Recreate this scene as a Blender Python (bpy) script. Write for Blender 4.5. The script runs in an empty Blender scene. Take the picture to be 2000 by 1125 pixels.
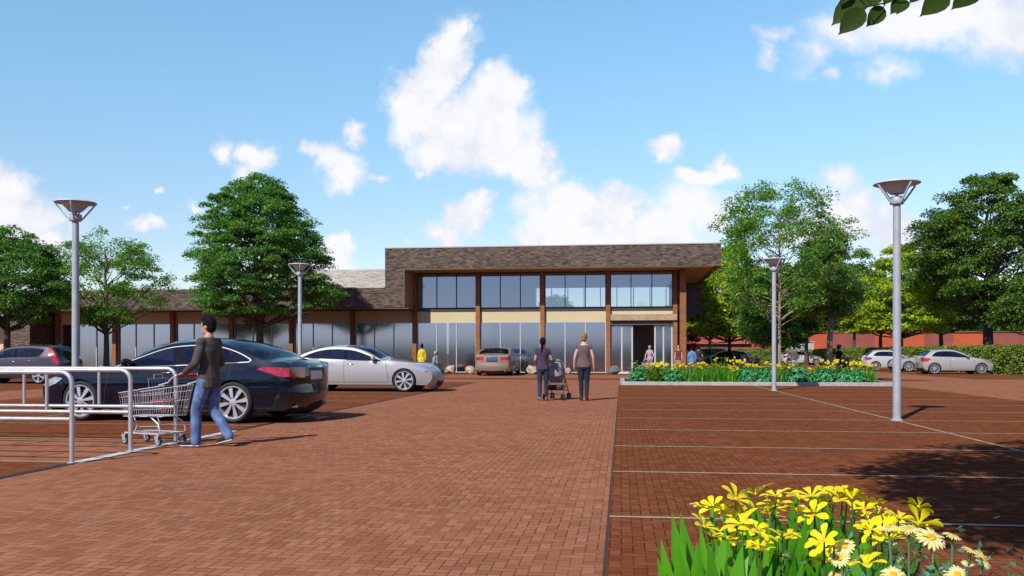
import bpy, bmesh, math, random
import numpy as np
from mathutils import Vector, Matrix
from mathutils.geometry import delaunay_2d_cdt

SC = bpy.context.scene
COL = SC.collection
R = math.radians
YAW = R(7.17)
rng = np.random.default_rng(7)
random.seed(7)

# ------------------------------------------------------------------ objects
def link(o):
    COL.objects.link(o)
    return o

def tag(o, label=None, cat=None, group=None, kind=None):
    if label: o['label'] = label
    if cat: o['category'] = cat
    if group: o['group'] = group
    if kind: o['kind'] = kind
    return o

def empty(name, loc=(0, 0, 0), rz=0.0, parent=None):
    o = bpy.data.objects.new(name, None)
    o.empty_display_size = 0.2
    o.location = loc
    o.rotation_euler = (0, 0, rz)
    link(o)
    if parent: o.parent = parent
    return o

def thing(name, label, cat, loc=(0, 0, 0), rz=0.0, group=None):
    return tag(empty(name, loc, rz), label, cat, group)

def put(name, me, mat=None, parent=None, loc=None, rz=None):
    o = bpy.data.objects.new(name, me)
    if mat is not None and not me.materials:
        for m in (mat if isinstance(mat, (list, tuple)) else [mat]):
            me.materials.append(m)
    if loc is not None: o.location = loc
    if rz is not None: o.rotation_euler = (0, 0, rz)
    link(o)
    if parent: o.parent = parent
    return o

def copy_tree(o, parent=None):
    c = o.copy()
    COL.objects.link(c)
    c.parent = parent
    for ch in [x for x in o.children]:
        copy_tree(ch, c)
    return c

class MB:
    """collects shapes and links them as one mesh"""
    def __init__(s):
        s.v = []; s.f = []; s.m = []; s.cur = 0
    def add(s, vs, fs):
        b = len(s.v)
        s.v.extend([tuple(p) for p in vs])
        for f in fs:
            s.f.append(tuple(b + i for i in f)); s.m.append(s.cur)
        return s
    def box(s, x0, x1, y0, y1, z0, z1, M=None):
        vs = [(x0, y0, z0), (x1, y0, z0), (x1, y1, z0), (x0, y1, z0), (x0, y0, z1), (x1, y0, z1), (x1, y1, z1), (x0, y1, z1)]
        if M is not None: vs = [tuple(M @ Vector(p)) for p in vs]
        return s.add(vs, [(3, 2, 1, 0), (4, 5, 6, 7), (0, 1, 5, 4), (1, 2, 6, 5), (2, 3, 7, 6), (3, 0, 4, 7)])
    def quad(s, a, b, c, d):
        return s.add([a, b, c, d], [(0, 1, 2, 3)])
    def sheet(s, x0, x1, y0, y1, z):
        return s.quad((x0, y0, z), (x1, y0, z), (x1, y1, z), (x0, y1, z))
    def loft(s, rings, cap=True, closed=False):
        n = len(rings[0]); b = len(s.v); k = len(rings)
        for r in rings: s.v.extend([tuple(p) for p in r])
        for i in range(k if closed else k - 1):
            i2 = (i + 1) % k
            for j in range(n):
                s.f.append((b + i * n + j, b + i * n + (j + 1) % n, b + i2 * n + (j + 1) % n, b + i2 * n + j)); s.m.append(s.cur)
        if cap and not closed:
            s.f.append(tuple(b + j for j in reversed(range(n)))); s.m.append(s.cur)
            s.f.append(tuple(b + (k - 1) * n + j for j in range(n))); s.m.append(s.cur)
        return s
    def tube(s, path, r, n=8, cap=True, closed=False, flat=1.0):
        P = [Vector(p) for p in path]
        if not isinstance(r, (list, tuple)): r = [r] * len(P)
        rings = []; up = None
        for i, p in enumerate(P):
            if closed: t = P[(i + 1) % len(P)] - P[i - 1]
            else: t = P[min(i + 1, len(P) - 1)] - P[max(i - 1, 0)]
            if t.length < 1e-9: t = Vector((0, 0, 1))
            t.normalize()
            if up is None:
                a = Vector((0, 0, 1)) if abs(t.z) < .9 else Vector((0, 1, 0))
                up = t.cross(a).normalized()
            up = (up - t * up.dot(t)).normalized()
            w = t.cross(up)
            rings.append([p + (up * math.cos(q) + w * math.sin(q) * flat) * r[i] for q in [2 * math.pi * j / n for j in range(n)]])
        return s.loft(rings, cap, closed)
    def lathe(s, prof, n=24, M=None, cap=False):
        rings = []
        for (r, z) in prof:
            rg = [Vector((r * math.cos(2 * math.pi * j / n), r * math.sin(2 * math.pi * j / n), z)) for j in range(n)]
            if M is not None: rg = [M @ p for p in rg]
            rings.append(rg)
        return s.loft(rings, cap)
    def ball(s, c, r, nu=12, nv=8, M=None):
        c = Vector(c)
        if not isinstance(r, (list, tuple)): r = (r, r, r)
        rings = []
        for i in range(1, nv):
            th = math.pi * i / nv
            rg = []
            for j in range(nu):
                ph = 2 * math.pi * j / nu
                p = Vector((r[0] * math.sin(th) * math.cos(ph), r[1] * math.sin(th) * math.sin(ph), -r[2] * math.cos(th)))
                if M is not None: p = M @ p
                rg.append(c + p)
            rings.append(rg)
        return s.loft(rings, True)
    def ell(s, secs, n=14):
        """secs: (centre, rx, ry) horizontal ellipses"""
        rings = []
        for (c, rx, ry) in secs:
            c = Vector(c)
            rings.append([c + Vector((rx * math.cos(2 * math.pi * j / n), ry * math.sin(2 * math.pi * j / n), 0)) for j in range(n)])
        return s.loft(rings, True)
    def mesh(s, name, smooth=None):
        me = bpy.data.meshes.new(name)
        me.from_pydata([tuple(p) for p in s.v], [], s.f)
        if any(s.m): me.polygons.foreach_set('material_index', s.m)
        if smooth is not None:
            me.polygons.foreach_set('use_smooth', [True] * len(me.polygons))
            if smooth < 180: me.set_sharp_from_angle(angle=R(smooth))
        me.update()
        return me
    def build(s, name, mat, parent=None, smooth=None, loc=None, rz=None, bevel=0):
        me = s.mesh(name, None if bevel else smooth)
        if bevel:
            bm = bmesh.new(); bm.from_mesh(me)
            es = [e for e in bm.edges if len(e.link_faces) == 2 and e.calc_face_angle(0) > R(30)]
            bmesh.ops.bevel(bm, geom=es, offset=bevel, segments=2, profile=.5, affect='EDGES', clamp_overlap=True)
            bm.to_mesh(me); bm.free()
            me.polygons.foreach_set('use_smooth', [True] * len(me.polygons))
            me.set_sharp_from_angle(angle=R(smooth or 40))
        return put(name, me, mat, parent, loc, rz)

def quads_mesh(name, V, nper=4, uv=False):
    """V: (N, nper, 3) array of independent small faces"""
    N = V.shape[0]
    me = bpy.data.meshes.new(name)
    me.vertices.add(N * nper)
    me.vertices.foreach_set('co', V.reshape(-1).astype(np.float32))
    me.loops.add(N * nper)
    me.loops.foreach_set('vertex_index', np.arange(N * nper, dtype=np.int32))
    me.polygons.add(N)
    me.polygons.foreach_set('loop_start', np.arange(N, dtype=np.int32) * nper)
    me.polygons.foreach_set('loop_total', np.full(N, nper, dtype=np.int32))
    me.update(calc_edges=True)
    me.validate()
    return me

# ------------------------------------------------------------------ materials
class NT:
    def __init__(s, tree):
        s.t = tree
    def n(s, typ, **kw):
        nd = s.t.nodes.new(typ)
        for k, v in kw.items(): setattr(nd, k, v)
        return nd
    def set(s, sock, v):
        if isinstance(v, bpy.types.NodeSocket): s.t.links.new(v, sock)
        elif v is not None: sock.default_value = v
    def m(s, op, a, b=None, c=None, clamp=False):
        nd = s.n('ShaderNodeMath', operation=op, use_clamp=clamp)
        s.set(nd.inputs[0], a)
        if b is not None: s.set(nd.inputs[1], b)
        if c is not None: s.set(nd.inputs[2], c)
        return nd.outputs[0]
    def vm(s, op, a, b=None, out=0):
        nd = s.n('ShaderNodeVectorMath', operation=op)
        s.set(nd.inputs[0], a)
        if b is not None:
            if op == 'SCALE': s.set(nd.inputs['Scale'], b)
            else: s.set(nd.inputs[1], b)
        return nd.outputs[out]
    def mix(s, f, a, b, blend='MIX'):
        nd = s.n('ShaderNodeMix', data_type='RGBA', blend_type=blend)
        s.set(nd.inputs[0], f)
        for i, v in ((6, a), (7, b)):
            if isinstance(v, (tuple, list)): v = (*v[:3], 1)
            s.set(nd.inputs[i], v)
        return nd.outputs[2]
    def sstep(s, x, a, b, oa=0.0, ob=1.0):
        nd = s.n('ShaderNodeMapRange', interpolation_type='SMOOTHSTEP')
        s.set(nd.inputs[0], x); s.set(nd.inputs[1], a); s.set(nd.inputs[2], b); s.set(nd.inputs[3], oa); s.set(nd.inputs[4], ob)
        return nd.outputs[0]
    def noise(s, vec, scale, detail=3, rough=.5, dist=0, dim='3D'):
        nd = s.n('ShaderNodeTexNoise', noise_dimensions=dim)
        s.set(nd.inputs['Vector'], vec)
        nd.inputs['Scale'].default_value = scale; nd.inputs['Detail'].default_value = detail
        nd.inputs['Roughness'].default_value = rough; nd.inputs['Distortion'].default_value = dist
        return nd.outputs[0]

def newmat(name):
    m = bpy.data.materials.new(name)
    m.use_nodes = True
    nt = NT(m.node_tree)
    bs = m.node_tree.nodes['Principled BSDF']
    return m, nt, bs

def mat(name, col, rough=.6, metal=0., coat=0., var=.12, scale=6., spec=None, bump=0., bscale=40., crough=.03):
    m, nt, bs = newmat(name)
    bs.inputs['Roughness'].default_value = rough
    bs.inputs['Metallic'].default_value = metal
    bs.inputs['Coat Weight'].default_value = coat
    bs.inputs['Coat Roughness'].default_value = crough
    if spec is not None: bs.inputs['Specular IOR Level'].default_value = spec
    tc = nt.n('ShaderNodeTexCoord').outputs['Object']
    if var:
        nz = nt.noise(tc, scale, 4, .6)
        lo = tuple(c * (1 - var) for c in col); hi = tuple(min(1, c * (1 + var)) for c in col)
        nt.set(bs.inputs['Base Color'], nt.mix(nt.sstep(nz, .3, .7), lo, hi))
    else:
        bs.inputs['Base Color'].default_value = (*col, 1)
    if bump:
        b = nt.n('ShaderNodeBump'); b.inputs['Strength'].default_value = bump; b.inputs['Distance'].default_value = .01
        nt.set(b.inputs['Height'], nt.noise(tc, bscale, 4, .6))
        nt.set(bs.inputs['Normal'], b.outputs[0])
    return m

def herringbone(name, cols, mortar, w=.075, stain=.25):
    m, nt, bs = newmat(name)
    pos = nt.n('ShaderNodeNewGeometry').outputs['Position']
    p = nt.vm('SCALE', pos, 1 / w)
    sx = nt.n('ShaderNodeSeparateXYZ'); nt.set(sx.inputs[0], p)
    x, y = sx.outputs[0], sx.outputs[1]
    i = nt.m('FLOOR', x); j = nt.m('FLOOR', y)
    fx = nt.m('SUBTRACT', x, i); fy = nt.m('SUBTRACT', y, j)
    k = nt.m('ROUND', nt.m('FLOORED_MODULO', nt.m('SUBTRACT', i, j), 4.))
    k1 = nt.m('COMPARE', k, 1., .1); k2 = nt.m('COMPARE', k, 2., .1)
    hz = nt.m('LESS_THAN', k, 1.5)
    vz = nt.m('SUBTRACT', 1., hz)
    al = nt.m('ADD', nt.m('MULTIPLY', hz, nt.m('ADD', fx, k1)), nt.m('MULTIPLY', vz, nt.m('ADD', fy, k2)))
    ac = nt.m('ADD', nt.m('MULTIPLY', hz, fy), nt.m('MULTIPLY', vz, fx))
    e = nt.m('MINIMUM', nt.m('MINIMUM', al, nt.m('SUBTRACT', 2., al)), nt.m('MINIMUM', ac, nt.m('SUBTRACT', 1., ac)))
    cid = nt.n('ShaderNodeCombineXYZ')
    nt.set(cid.inputs[0], nt.m('SUBTRACT', i, k1)); nt.set(cid.inputs[1], nt.m('SUBTRACT', j, k2)); nt.set(cid.inputs[2], hz)
    wn = nt.n('ShaderNodeTexWhiteNoise', noise_dimensions='3D'); nt.set(wn.inputs['Vector'], cid.outputs[0])
    r = wn.outputs['Value']
    c = nt.mix(nt.sstep(r, .0, .45), cols[0], cols[1])
    c = nt.mix(nt.sstep(r, .5, 1.), c, cols[2])
    big = nt.noise(pos, .35, 5, .6)
    c = nt.mix(nt.sstep(big, .35, .75, 0, stain), c, tuple(v * .62 for v in cols[0]))
    fine = nt.noise(pos, 55., 3, .7)
    c = nt.mix(nt.sstep(fine, .45, .75, 0, .3), c, tuple(v * .6 for v in cols[1]))
    mid = nt.noise(pos, 2.2, 4, .6)
    c = nt.mix(nt.sstep(mid, .55, .8, 0, .35), c, tuple(min(1, v * 1.25) for v in cols[2]))
    wob = nt.m('ADD', e, nt.m('MULTIPLY', nt.m('SUBTRACT', fine, .5), .06))
    mo = nt.sstep(wob, .02, .075, .9, 0)
    mo = nt.m('MULTIPLY', mo, nt.sstep(nt.noise(pos, 1.1, 3, .6), .3, .65, .35, 1.))
    c = nt.mix(mo, c, mortar)
    nt.set(bs.inputs['Base Color'], c)
    bs.inputs['Roughness'].default_value = .85
    bs.inputs['Specular IOR Level'].default_value = .0
    b = nt.n('ShaderNodeBump'); b.inputs['Strength'].default_value = .5; b.inputs['Distance'].default_value = .006
    nt.set(b.inputs['Height'], nt.m('ADD', nt.sstep(e, .02, .12), nt.m('MULTIPLY', fine, .25)))
    nt.set(bs.inputs['Normal'], b.outputs[0])
    return m

def facade_brick(name, c1, c2, c3, mortar, axis='x'):
    m, nt, bs = newmat(name)
    pos = nt.n('ShaderNodeNewGeometry').outputs['Position']
    nrm = nt.n('ShaderNodeNewGeometry').outputs['Normal']
    s = nt.n('ShaderNodeSeparateXYZ'); nt.set(s.inputs[0], pos)
    sn = nt.n('ShaderNodeSeparateXYZ'); nt.set(sn.inputs[0], nrm)
    ax = nt.m('GREATER_THAN', nt.m('ABSOLUTE', sn.outputs[0]), .7)
    u = nt.m('ADD', nt.m('MULTIPLY', ax, s.outputs[1]), nt.m('MULTIPLY', nt.m('SUBTRACT', 1., ax), s.outputs[0]))
    row = nt.m('FLOOR', nt.m('DIVIDE', s.outputs[2], .068))
    wr = nt.n('ShaderNodeTexWhiteNoise', noise_dimensions='1D'); nt.set(wr.inputs['W'], row)
    un = nt.m('DIVIDE', nt.m('ADD', u, nt.m('MULTIPLY', wr.outputs['Value'], .24)), .24)
    ci = nt.m('FLOOR', un)
    cc = nt.n('ShaderNodeCombineXYZ'); nt.set(cc.inputs[0], ci); nt.set(cc.inputs[1], row); nt.set(cc.inputs[2], ax)
    wn = nt.n('ShaderNodeTexWhiteNoise', noise_dimensions='3D'); nt.set(wn.inputs['Vector'], cc.outputs[0])
    r = wn.outputs['Value']
    c = nt.mix(nt.sstep(r, .1, .5), c1, c2)
    c = nt.mix(nt.sstep(r, .72, .95), c, c3)
    fu = nt.m('FRACT', un); fz = nt.m('FRACT', nt.m('DIVIDE', s.outputs[2], .068))
    e = nt.m('MINIMUM', nt.m('MULTIPLY', nt.m('MINIMUM', fu, nt.m('SUBTRACT', 1., fu)), .24), nt.m('MULTIPLY', nt.m('MINIMUM', fz, nt.m('SUBTRACT', 1., fz)), .068))
    c = nt.mix(nt.sstep(e, .002, .007, .8, 0), c, mortar)
    big = nt.noise(pos, .5, 4, .6)
    c = nt.mix(nt.sstep(big, .4, .75, 0, .3), c, tuple(v * .7 for v in c1))
    nt.set(bs.inputs['Base Color'], c)
    bs.inputs['Roughness'].default_value = .9
    bs.inputs['Specular IOR Level'].default_value = .15
    b = nt.n('ShaderNodeBump'); b.inputs['Strength'].default_value = .7; b.inputs['Distance'].default_value = .008
    nt.set(b.inputs['Height'], nt.m('ADD', nt.sstep(e, .0, .01), r))
    nt.set(bs.inputs['Normal'], b.outputs[0])
    return m

def glass(name, tint, refl, rcol=(1, 1, 1), rough=.0, f0=.06):
    """architectural or car glass: tinted straight-through light plus a mirror that grows at grazing angles"""
    m = bpy.data.materials.new(name); m.use_nodes = True
    t = m.node_tree; t.nodes.clear(); nt = NT(t)
    out = nt.n('ShaderNodeOutputMaterial')
    tr = nt.n('ShaderNodeBsdfTransparent'); tr.inputs[0].default_value = (*tint, 1)
    gl = nt.n('ShaderNodeBsdfGlossy'); gl.inputs['Roughness'].default_value = rough; gl.inputs[0].default_value = (*rcol, 1)
    lw = nt.n('ShaderNodeLayerWeight'); lw.inputs[0].default_value = .35
    f = nt.m('ADD', refl, nt.m('MULTIPLY', nt.m('POWER', lw.outputs['Facing'], 4.), 1 - refl - f0), clamp=True)
    mx = nt.n('ShaderNodeMixShader'); nt.set(mx.inputs[0], f)
    t.links.new(tr.outputs[0], mx.inputs[1]); t.links.new(gl.outputs[0], mx.inputs[2]); t.links.new(mx.outputs[0], out.inputs[0])
    return m

def leafmat(name, dark, mid, light, trans=.42, rough=.5):
    m = bpy.data.materials.new(name); m.use_nodes = True
    t = m.node_tree; t.nodes.clear(); nt = NT(t)
    out = nt.n('ShaderNodeOutputMaterial')
    g = nt.n('ShaderNodeNewGeometry')
    r = g.outputs['Random Per Island']
    big = nt.noise(g.outputs['Position'], .9, 2, .5)
    k = nt.m('ADD', nt.m('MULTIPLY', r, .6), nt.m('MULTIPLY', big, .5))
    c = nt.mix(nt.sstep(k, .15, .55), dark, mid)
    c = nt.mix(nt.sstep(k, .6, .95), c, light)
    pb = nt.n('ShaderNodeBsdfPrincipled')
    nt.set(pb.inputs['Base Color'], c); pb.inputs['Roughness'].default_value = rough; pb.inputs['Specular IOR Level'].default_value = .3
    tl = nt.n('ShaderNodeBsdfTranslucent')
    nt.set(tl.inputs[0], nt.mix(1., c, (1.0, 1.25, .45), 'MULTIPLY'))
    mx = nt.n('ShaderNodeMixShader'); mx.inputs[0].default_value = trans
    t.links.new(pb.outputs[0], mx.inputs[1]); t.links.new(tl.outputs[0], mx.inputs[2]); t.links.new(mx.outputs[0], out.inputs[0])
    return m

S_DIRT = .07
def paint(name, col, metal=.25, rough=.35, spec=.4):
    m, nt, bs = newmat(name)
    bs.inputs['Base Color'].default_value = (*col, 1)
    bs.inputs['Metallic'].default_value = metal
    bs.inputs['Roughness'].default_value = rough
    bs.inputs['Coat Weight'].default_value = 1.
    bs.inputs['Specular IOR Level'].default_value = spec
    bs.inputs['Coat Roughness'].default_value = .015
    tc = nt.n('ShaderNodeTexCoord').outputs['Object']
    dirt = nt.noise(tc, 3., 5, .65)
    z = nt.n('ShaderNodeSeparateXYZ'); nt.set(z.inputs[0], tc)
    f = nt.m('MULTIPLY', nt.sstep(z.outputs[2], .15, .6, S_DIRT, 0), nt.sstep(dirt, .35, .7))
    nt.set(bs.inputs['Base Color'], nt.mix(f, col, (.16, .13, .11)))
    return m

M = {}
M['road'] = herringbone('road_brick', [(.282, .110, .058), (.338, .140, .077), (.392, .172, .101)], (.070, .036, .024))
M['bay'] = herringbone('bay_brick', [(.163, .051, .023), (.203, .067, .030), (.242, .087, .041)], (.03, .014, .009), stain=.2)
M['line'] = mat('white_stone_line', (.38, .31, .19), .8, var=.25, scale=9)
M['strip'] = mat('pale_concrete', (.58, .56, .53), .8, var=.2, scale=3, bump=.2)
M['edge_shade'] = mat('edge_shade_black', (.012, .011, .010), .6)
M['soil'] = mat('soil', (.045, .028, .018), .95, var=.4, scale=14, bump=.8, bscale=25)
M['grass'] = mat('far_grass', (.05, .085, .022), .95, var=.4, scale=.3)
M['asphalt'] = mat('asphalt', (.045, .045, .047), .9, var=.2, scale=2.)
M['brick'] = facade_brick('dark_mixed_brick', (.066, .056, .046), (.140, .106, .080), (.215, .145, .105), (.06, .05, .042))
M['paleb'] = facade_brick('pale_brick', (.42, .37, .31), (.55, .50, .43), (.66, .61, .54), (.33, .30, .26))
M['soffit'] = mat('tan_soffit', (.40, .28, .135), .7, var=.06, scale=2)
M['coping'] = mat('coping_metal', (.42, .38, .32), .5, var=.06)
M['cream'] = mat('cream_panel', (.56, .47, .27), .7, var=.04, scale=1)
M['tan'] = mat('tan_stone', (.38, .27, .165), .8, var=.16, scale=5)
M['wood'] = mat('red_brown_timber', (.255, .092, .022), .6, var=.2, scale=4)
M['mull'] = mat('light_aluminium', (.50, .51, .53), .5, .2, var=.04)
M['dkframe'] = mat('charcoal_frame', (.05, .054, .06), .5, .2, var=.05)
M['fgrey'] = mat('grey_header', (.075, .075, .08), .6, var=.05)
M['inwall'] = mat('interior_wall', (.30, .33, .36), .9, var=.05)
M['inceil'] = mat('interior_ceiling', (.34, .37, .40), .9, var=.05)
M['infloor'] = mat('interior_floor', (.10, .10, .10), .5, var=.1)
M['edge'] = mat('edge_shade_brown', (.05, .026, .018), .9)
M['indark'] = mat('interior_dark', (.30, .22, .15), .8, var=.2)
M['beige'] = mat('beige_boards', (.60, .47, .30), .7, var=.06)
M['glass'] = glass('facade_glass', (.42, .47, .50), .53, (.86, .90, .92), .11)
M['glassup'] = glass('upper_glass', (.60, .66, .70), .36, (.92, .92, .86), .03)
M['glassbk'] = glass('rear_glass', (.92, .95, .97), .05)
M['pole'] = mat('grey_galvanised', (.37, .39, .41), .5, .1, var=.08, scale=5)
M['head'] = mat('lamp_head_enamel', (.50, .56, .60), .5, .0, var=.06, scale=5)
M['rail'] = mat('galvanised_rail', (.50, .49, .48), .4, .45, var=.1, scale=8)
M['chrome'] = mat('chrome', (.60, .60, .62), .15, 1., var=.02)
M['wire'] = mat('zinc_wire', (.62, .62, .63), .35, .3, var=.06)
M['black'] = mat('black_plastic', (.012, .012, .013), .5, var=.1)
M['rubber'] = mat('tyre_rubber', (.018, .018, .019), .8, var=.25, scale=20)
M['alloy'] = mat('alloy_rim', (.62, .62, .63), .3, .6, var=.05)
M['redp'] = mat('red_plastic', (.52, .012, .014), .35, var=.05)
M['greyp'] = mat('grey_plastic', (.30, .31, .33), .5, var=.08)
M['cglass'] = glass('car_glass', (.30, .36, .45), .10, (.85, .92, 1.))
M['dglass'] = glass('privacy_glass', (.10, .12, .16), .12, (.85, .92, 1.))
M['interior'] = mat('car_interior', (.03, .033, .045), .8, var=.15)
M['seat'] = mat('seat_leather', (.10, .095, .09), .6, var=.1)
M['lens'] = mat('headlight_lens', (.55, .57, .60), .1, .6, coat=1, var=.3, scale=18)
M['tail'] = mat('tail_light', (.36, .012, .014), .12, .0, coat=1, var=.45, scale=14)
M['tailp'] = mat('tail_clear', (.70, .50, .50), .12, .0, coat=1, var=.2, scale=14)
M['plate'] = mat('blank_plate', (.62, .52, .50), .4, var=.05)
M['plated'] = mat('dark_plate', (.05, .08, .13), .4, var=.2)
M['mirrorg'] = mat('mirror_glass', (.35, .42, .30), .02, 1., var=.3, scale=9)
M['bark'] = mat('bark', (.075, .058, .040), .95, var=.45, scale=9, bump=.9, bscale=14)
M['barkpale'] = mat('pale_bark', (.27, .225, .14), .95, var=.35, scale=8, bump=.6, bscale=14)
M['barkdark'] = mat('purple_bark', (.055, .042, .045), .95, var=.4, scale=8, bump=.9, bscale=10)
M['rock'] = mat('pale_rock', (.40, .33, .25), .9, var=.35, scale=5, bump=1., bscale=9)
M['rockdk'] = mat('dark_rock', (.12, .105, .092), .9, var=.6, scale=5, bump=1., bscale=9)
M['redwall'] = mat('red_brick_wall', (.46, .085, .03), .85, var=.1, scale=.5)
M['dusky'] = mat('dusky_red_wall', (.27, .072, .05), .85, var=.12, scale=.5)
M['shed'] = mat('grey_shed', (.42, .40, .39), .6, var=.05)
M['kerb'] = mat('grey_kerb', (.36, .35, .34), .85, var=.15, scale=6, bump=.3)
# ------------------------------------------------------------------ setting
def sheet(name, rects, z, m, kind='structure'):
    b = MB()
    for (x0, x1, y0, y1) in rects: b.sheet(x0, x1, y0, y1, z)
    return tag(b.build(name, m), kind=kind)

sheet('ground', [(-900, 900, -300, 1500)], -.03, M['grass'])
sheet('street', [(-200, 200, -60, -3)], -.012, M['asphalt'])  # unseen dark asphalt added behind the camera for the shop glass to reflect
sheet('road', [(-75, 45, -3, 112)], 0, M['road'])
BAYV = [4.13 + 2.55 * k for k in range(-2, 13)]
sheet('parking_surface', [(-16.4, -6.24, -3, 9.2), (-16.4, -6.24, 11.8, 37.0), (-30.5, -20.2, -3, 43.0), (-.09, 10.4, -3, 34.4), (16.8, 22.0, 44, 102), (-.09, 10.4, 58, 100)], .004, M['bay'])
lines = []
for v in BAYV:
    if v < 34: lines.append((-.09, 10.4, v - .028, v + .028))
for v in BAYV:
    lines.append((-16.4, -6.24, v - .028, v + .028)); lines.append((-30.5, -20.2, v - .028, v + .028))
for k in range(22): lines.append((16.8, 22, 45.9 + 2.55 * k, 45.97 + 2.55 * k))
b = MB()
for (x0, x1, y0, y1) in lines: b.sheet(x0, x1, y0, y1, .008)
def cut(x, v0, v1):
    vs = [v0] + [v for v in BAYV if v0 < v < v1] + [v1]
    for a, c in zip(vs[:-1], vs[1:]): b.sheet(x - .025, x + .025, a + .045, c - .045, .008)
cut(5.05, -2, 34.3); cut(-11.3, -2, 37)
tag(b.build('road_markings', M['line']), kind='structure')
sheet('edge_shade', [(-6.24, -6.12, -3, 9.15), (-6.22, -6.14, 13.3, 37.0)], .006, M['edge_shade'])  # shade of the raised road edge laid down as black strips
sheet('kerb_strip', [(-6.25, -6.09, 9.2, 13.3)], .009, M['strip'])
sheet('bay_edge_shade', [(-.108, -.09, -3, 34.4)], .006, M['edge'])  # edge shading along the bays put in as a thin brown strip
sheet('forecourt', [(-40, 14, 41.2, 43.4), (-38.7, 5, 50.6, 53.6)], .004, M['bay'])

# ------------------------------------------------------------------ shop building
V0, V1 = 53.7, 51.2
CU = [-12.9 + 4.03 * k for k in range(-6, 5)]
bd = thing('shop_building', 'long dark brick shop with glazed fronts, cream band and timber posts under deep brick canopies', 'building', (0, V0, 0))
def bp(name, mb, m, parent=None, smooth=None):
    o = mb.build(name, m, None, smooth)
    o.parent = parent or bd
    o.matrix_parent_inverse = Matrix.Translation((0, -V0, 0))
    return o
def bpl(name, mb, m, parent):
    o = mb.build(name, m); o.parent = parent; return o
# brick masses
b = MB()
b.box(-14.17, 5.69, V1, V1 + .4, 6.30, 7.57)                      # front fascia
b.box(-14.17, -13.02, V1, V0 + .1, 4.0, 6.297)                    # left leg
b.box(-14.17, -13.77, V1 + .4, 67.4, 6.30, 7.57)                  # left side parapet
b.box(5.29, 5.69, V1 + .4, 67.4, 6.30, 7.57)                      # right side parapet
b.box(-13.77, 5.29, 67.0, 67.4, 6.30, 7.57)                       # rear parapet
b.box(5.29, 5.69, 63.6, 67.4, 4.0, 6.297)                         # right leg at the rear
bp('upper_brickwork', b, M['brick'])
b = MB()
b.box(-46, -14.175, V1, V1 + .35, 4.0, 5.2)
b.box(-46, -14.175, V1 + .35, 61.9, 4.9, 5.0)
bp('canopy_brickwork', b, M['brick'])
b = MB()
b.box(-38.8, -37.42, V1 + .003, V0 + 9, 0, 3.997)
bp('end_pier', b, M['brick'])
b = MB()
b.box(-27, -14.2, 62, 75, 5.05, 7.4)
bp('roof_block', b, M['paleb'])
b = MB()
b.box(-14.2, 5.72, V1 - .03, V1 + .45, 7.57, 7.63); b.box(-14.2, -13.72, V1 + .45, 67.43, 7.57, 7.63)
b.box(5.24, 5.72, V1 + .45, 67.43, 7.57, 7.63); b.box(-13.72, 5.24, 66.95, 67.43, 7.57, 7.63)
b.box(-46, -14.22, V1 - .03, V1 + .4, 5.2, 5.25)
bp('coping', b, M['coping'])
b = MB(); b.box(-13.77, 5.29, V1 + .4, 67.0, 6.285, 6.5); b.box(-13.02, 5.29, V1 + .02, V1 + .4, 6.27, 6.298)
b.box(-13.018, -12.99, V1 + .02, V0 + .08, 4.0, 6.268)            # tan lining of the leg
b.box(5.262, 5.288, 63.62, 67, 4.0, 6.28)
bp('soffit', b, M['soffit'])
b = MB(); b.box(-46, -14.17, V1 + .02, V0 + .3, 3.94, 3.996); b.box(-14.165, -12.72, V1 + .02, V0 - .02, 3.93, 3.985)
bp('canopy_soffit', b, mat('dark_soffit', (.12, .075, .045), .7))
b = MB(); b.box(-14.17, 5.2, 54.0, 66.9, 7.0, 7.1)
bp('roof_deck', b, M['asphalt'])
b = MB(); b.box(3.6, 5.28, 63.62, 67, 3.8, 3.98); b.box(3.62, 5.255, 63.6, 63.8, 3.99, 6.28)
bp('bay_underside', b, M['fgrey'])
# cream bands, glazing bays, timber posts
for k, u in enumerate(CU):
    top = 6.268 if k >= 6 else 3.935
    bp('timber_post', MB().box(u - .13, u + .13, V0 - .3, V0 + .02, 0, top), M['wood'])
bp('corner_post', MB().box(3.47, 3.82, V0 - 1.0, V0 - .1, 0, 6.268), M['wood'])
bp('side_post', MB().box(3.37, 3.63, 59.2, 59.5, 0, 6.268), M['wood'])
def window(u0, u1, z0, z1, n, mf, mg, v=V0, name='window', th=.05):
    """frame mesh with mullions, its glass a sub-part; local to the building"""
    f = MB()
    f.box(u0, u1, v - .06, v + .06, z1 - th, z1); f.box(u0, u1, v - .06, v + .06, z0, z0 + th)
    xs = [u0 + (u1 - u0) * i / n for i in range(n + 1)]
    for i, x in enumerate(xs):
        a = x - th / 2 if 0 < i < n else (x if i == 0 else x - th)
        f.box(a, a + th, v - .058, v + .058, z0 + th, z1 - th)
    o = bp(name, f, mf)
    g = MB()
    for i in range(n): g.quad((xs[i] + th * .5, v, z0 + th), (xs[i + 1] - th * .5, v, z0 + th), (xs[i + 1] - th * .5, v, z1 - th), (xs[i] + th * .5, v, z1 - th))
    p = g.build('pane', mg); p.parent = o
    return o
for k in range(len(CU) - 1):
    u0, u1 = CU[k] + .132, CU[k + 1] - .132
    main = k >= 6
    bp('cream_band', MB().box(u0, u1, V0 - .045, V0 + .1, 3.2, 3.868 if main else 3.93), M['cream'])
    if k < 9: window(u0, u1, .05, 3.198, 3, M['mull'], M['glass'])
    if main:
        bp('spandrel', MB().box(u0, u1, V0 - .09, V0 + .1, 3.87, 4.055), M['dkframe'])
        window(u0, u1, 4.058, 6.266, 3, M['dkframe'], M['glassup'])
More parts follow.
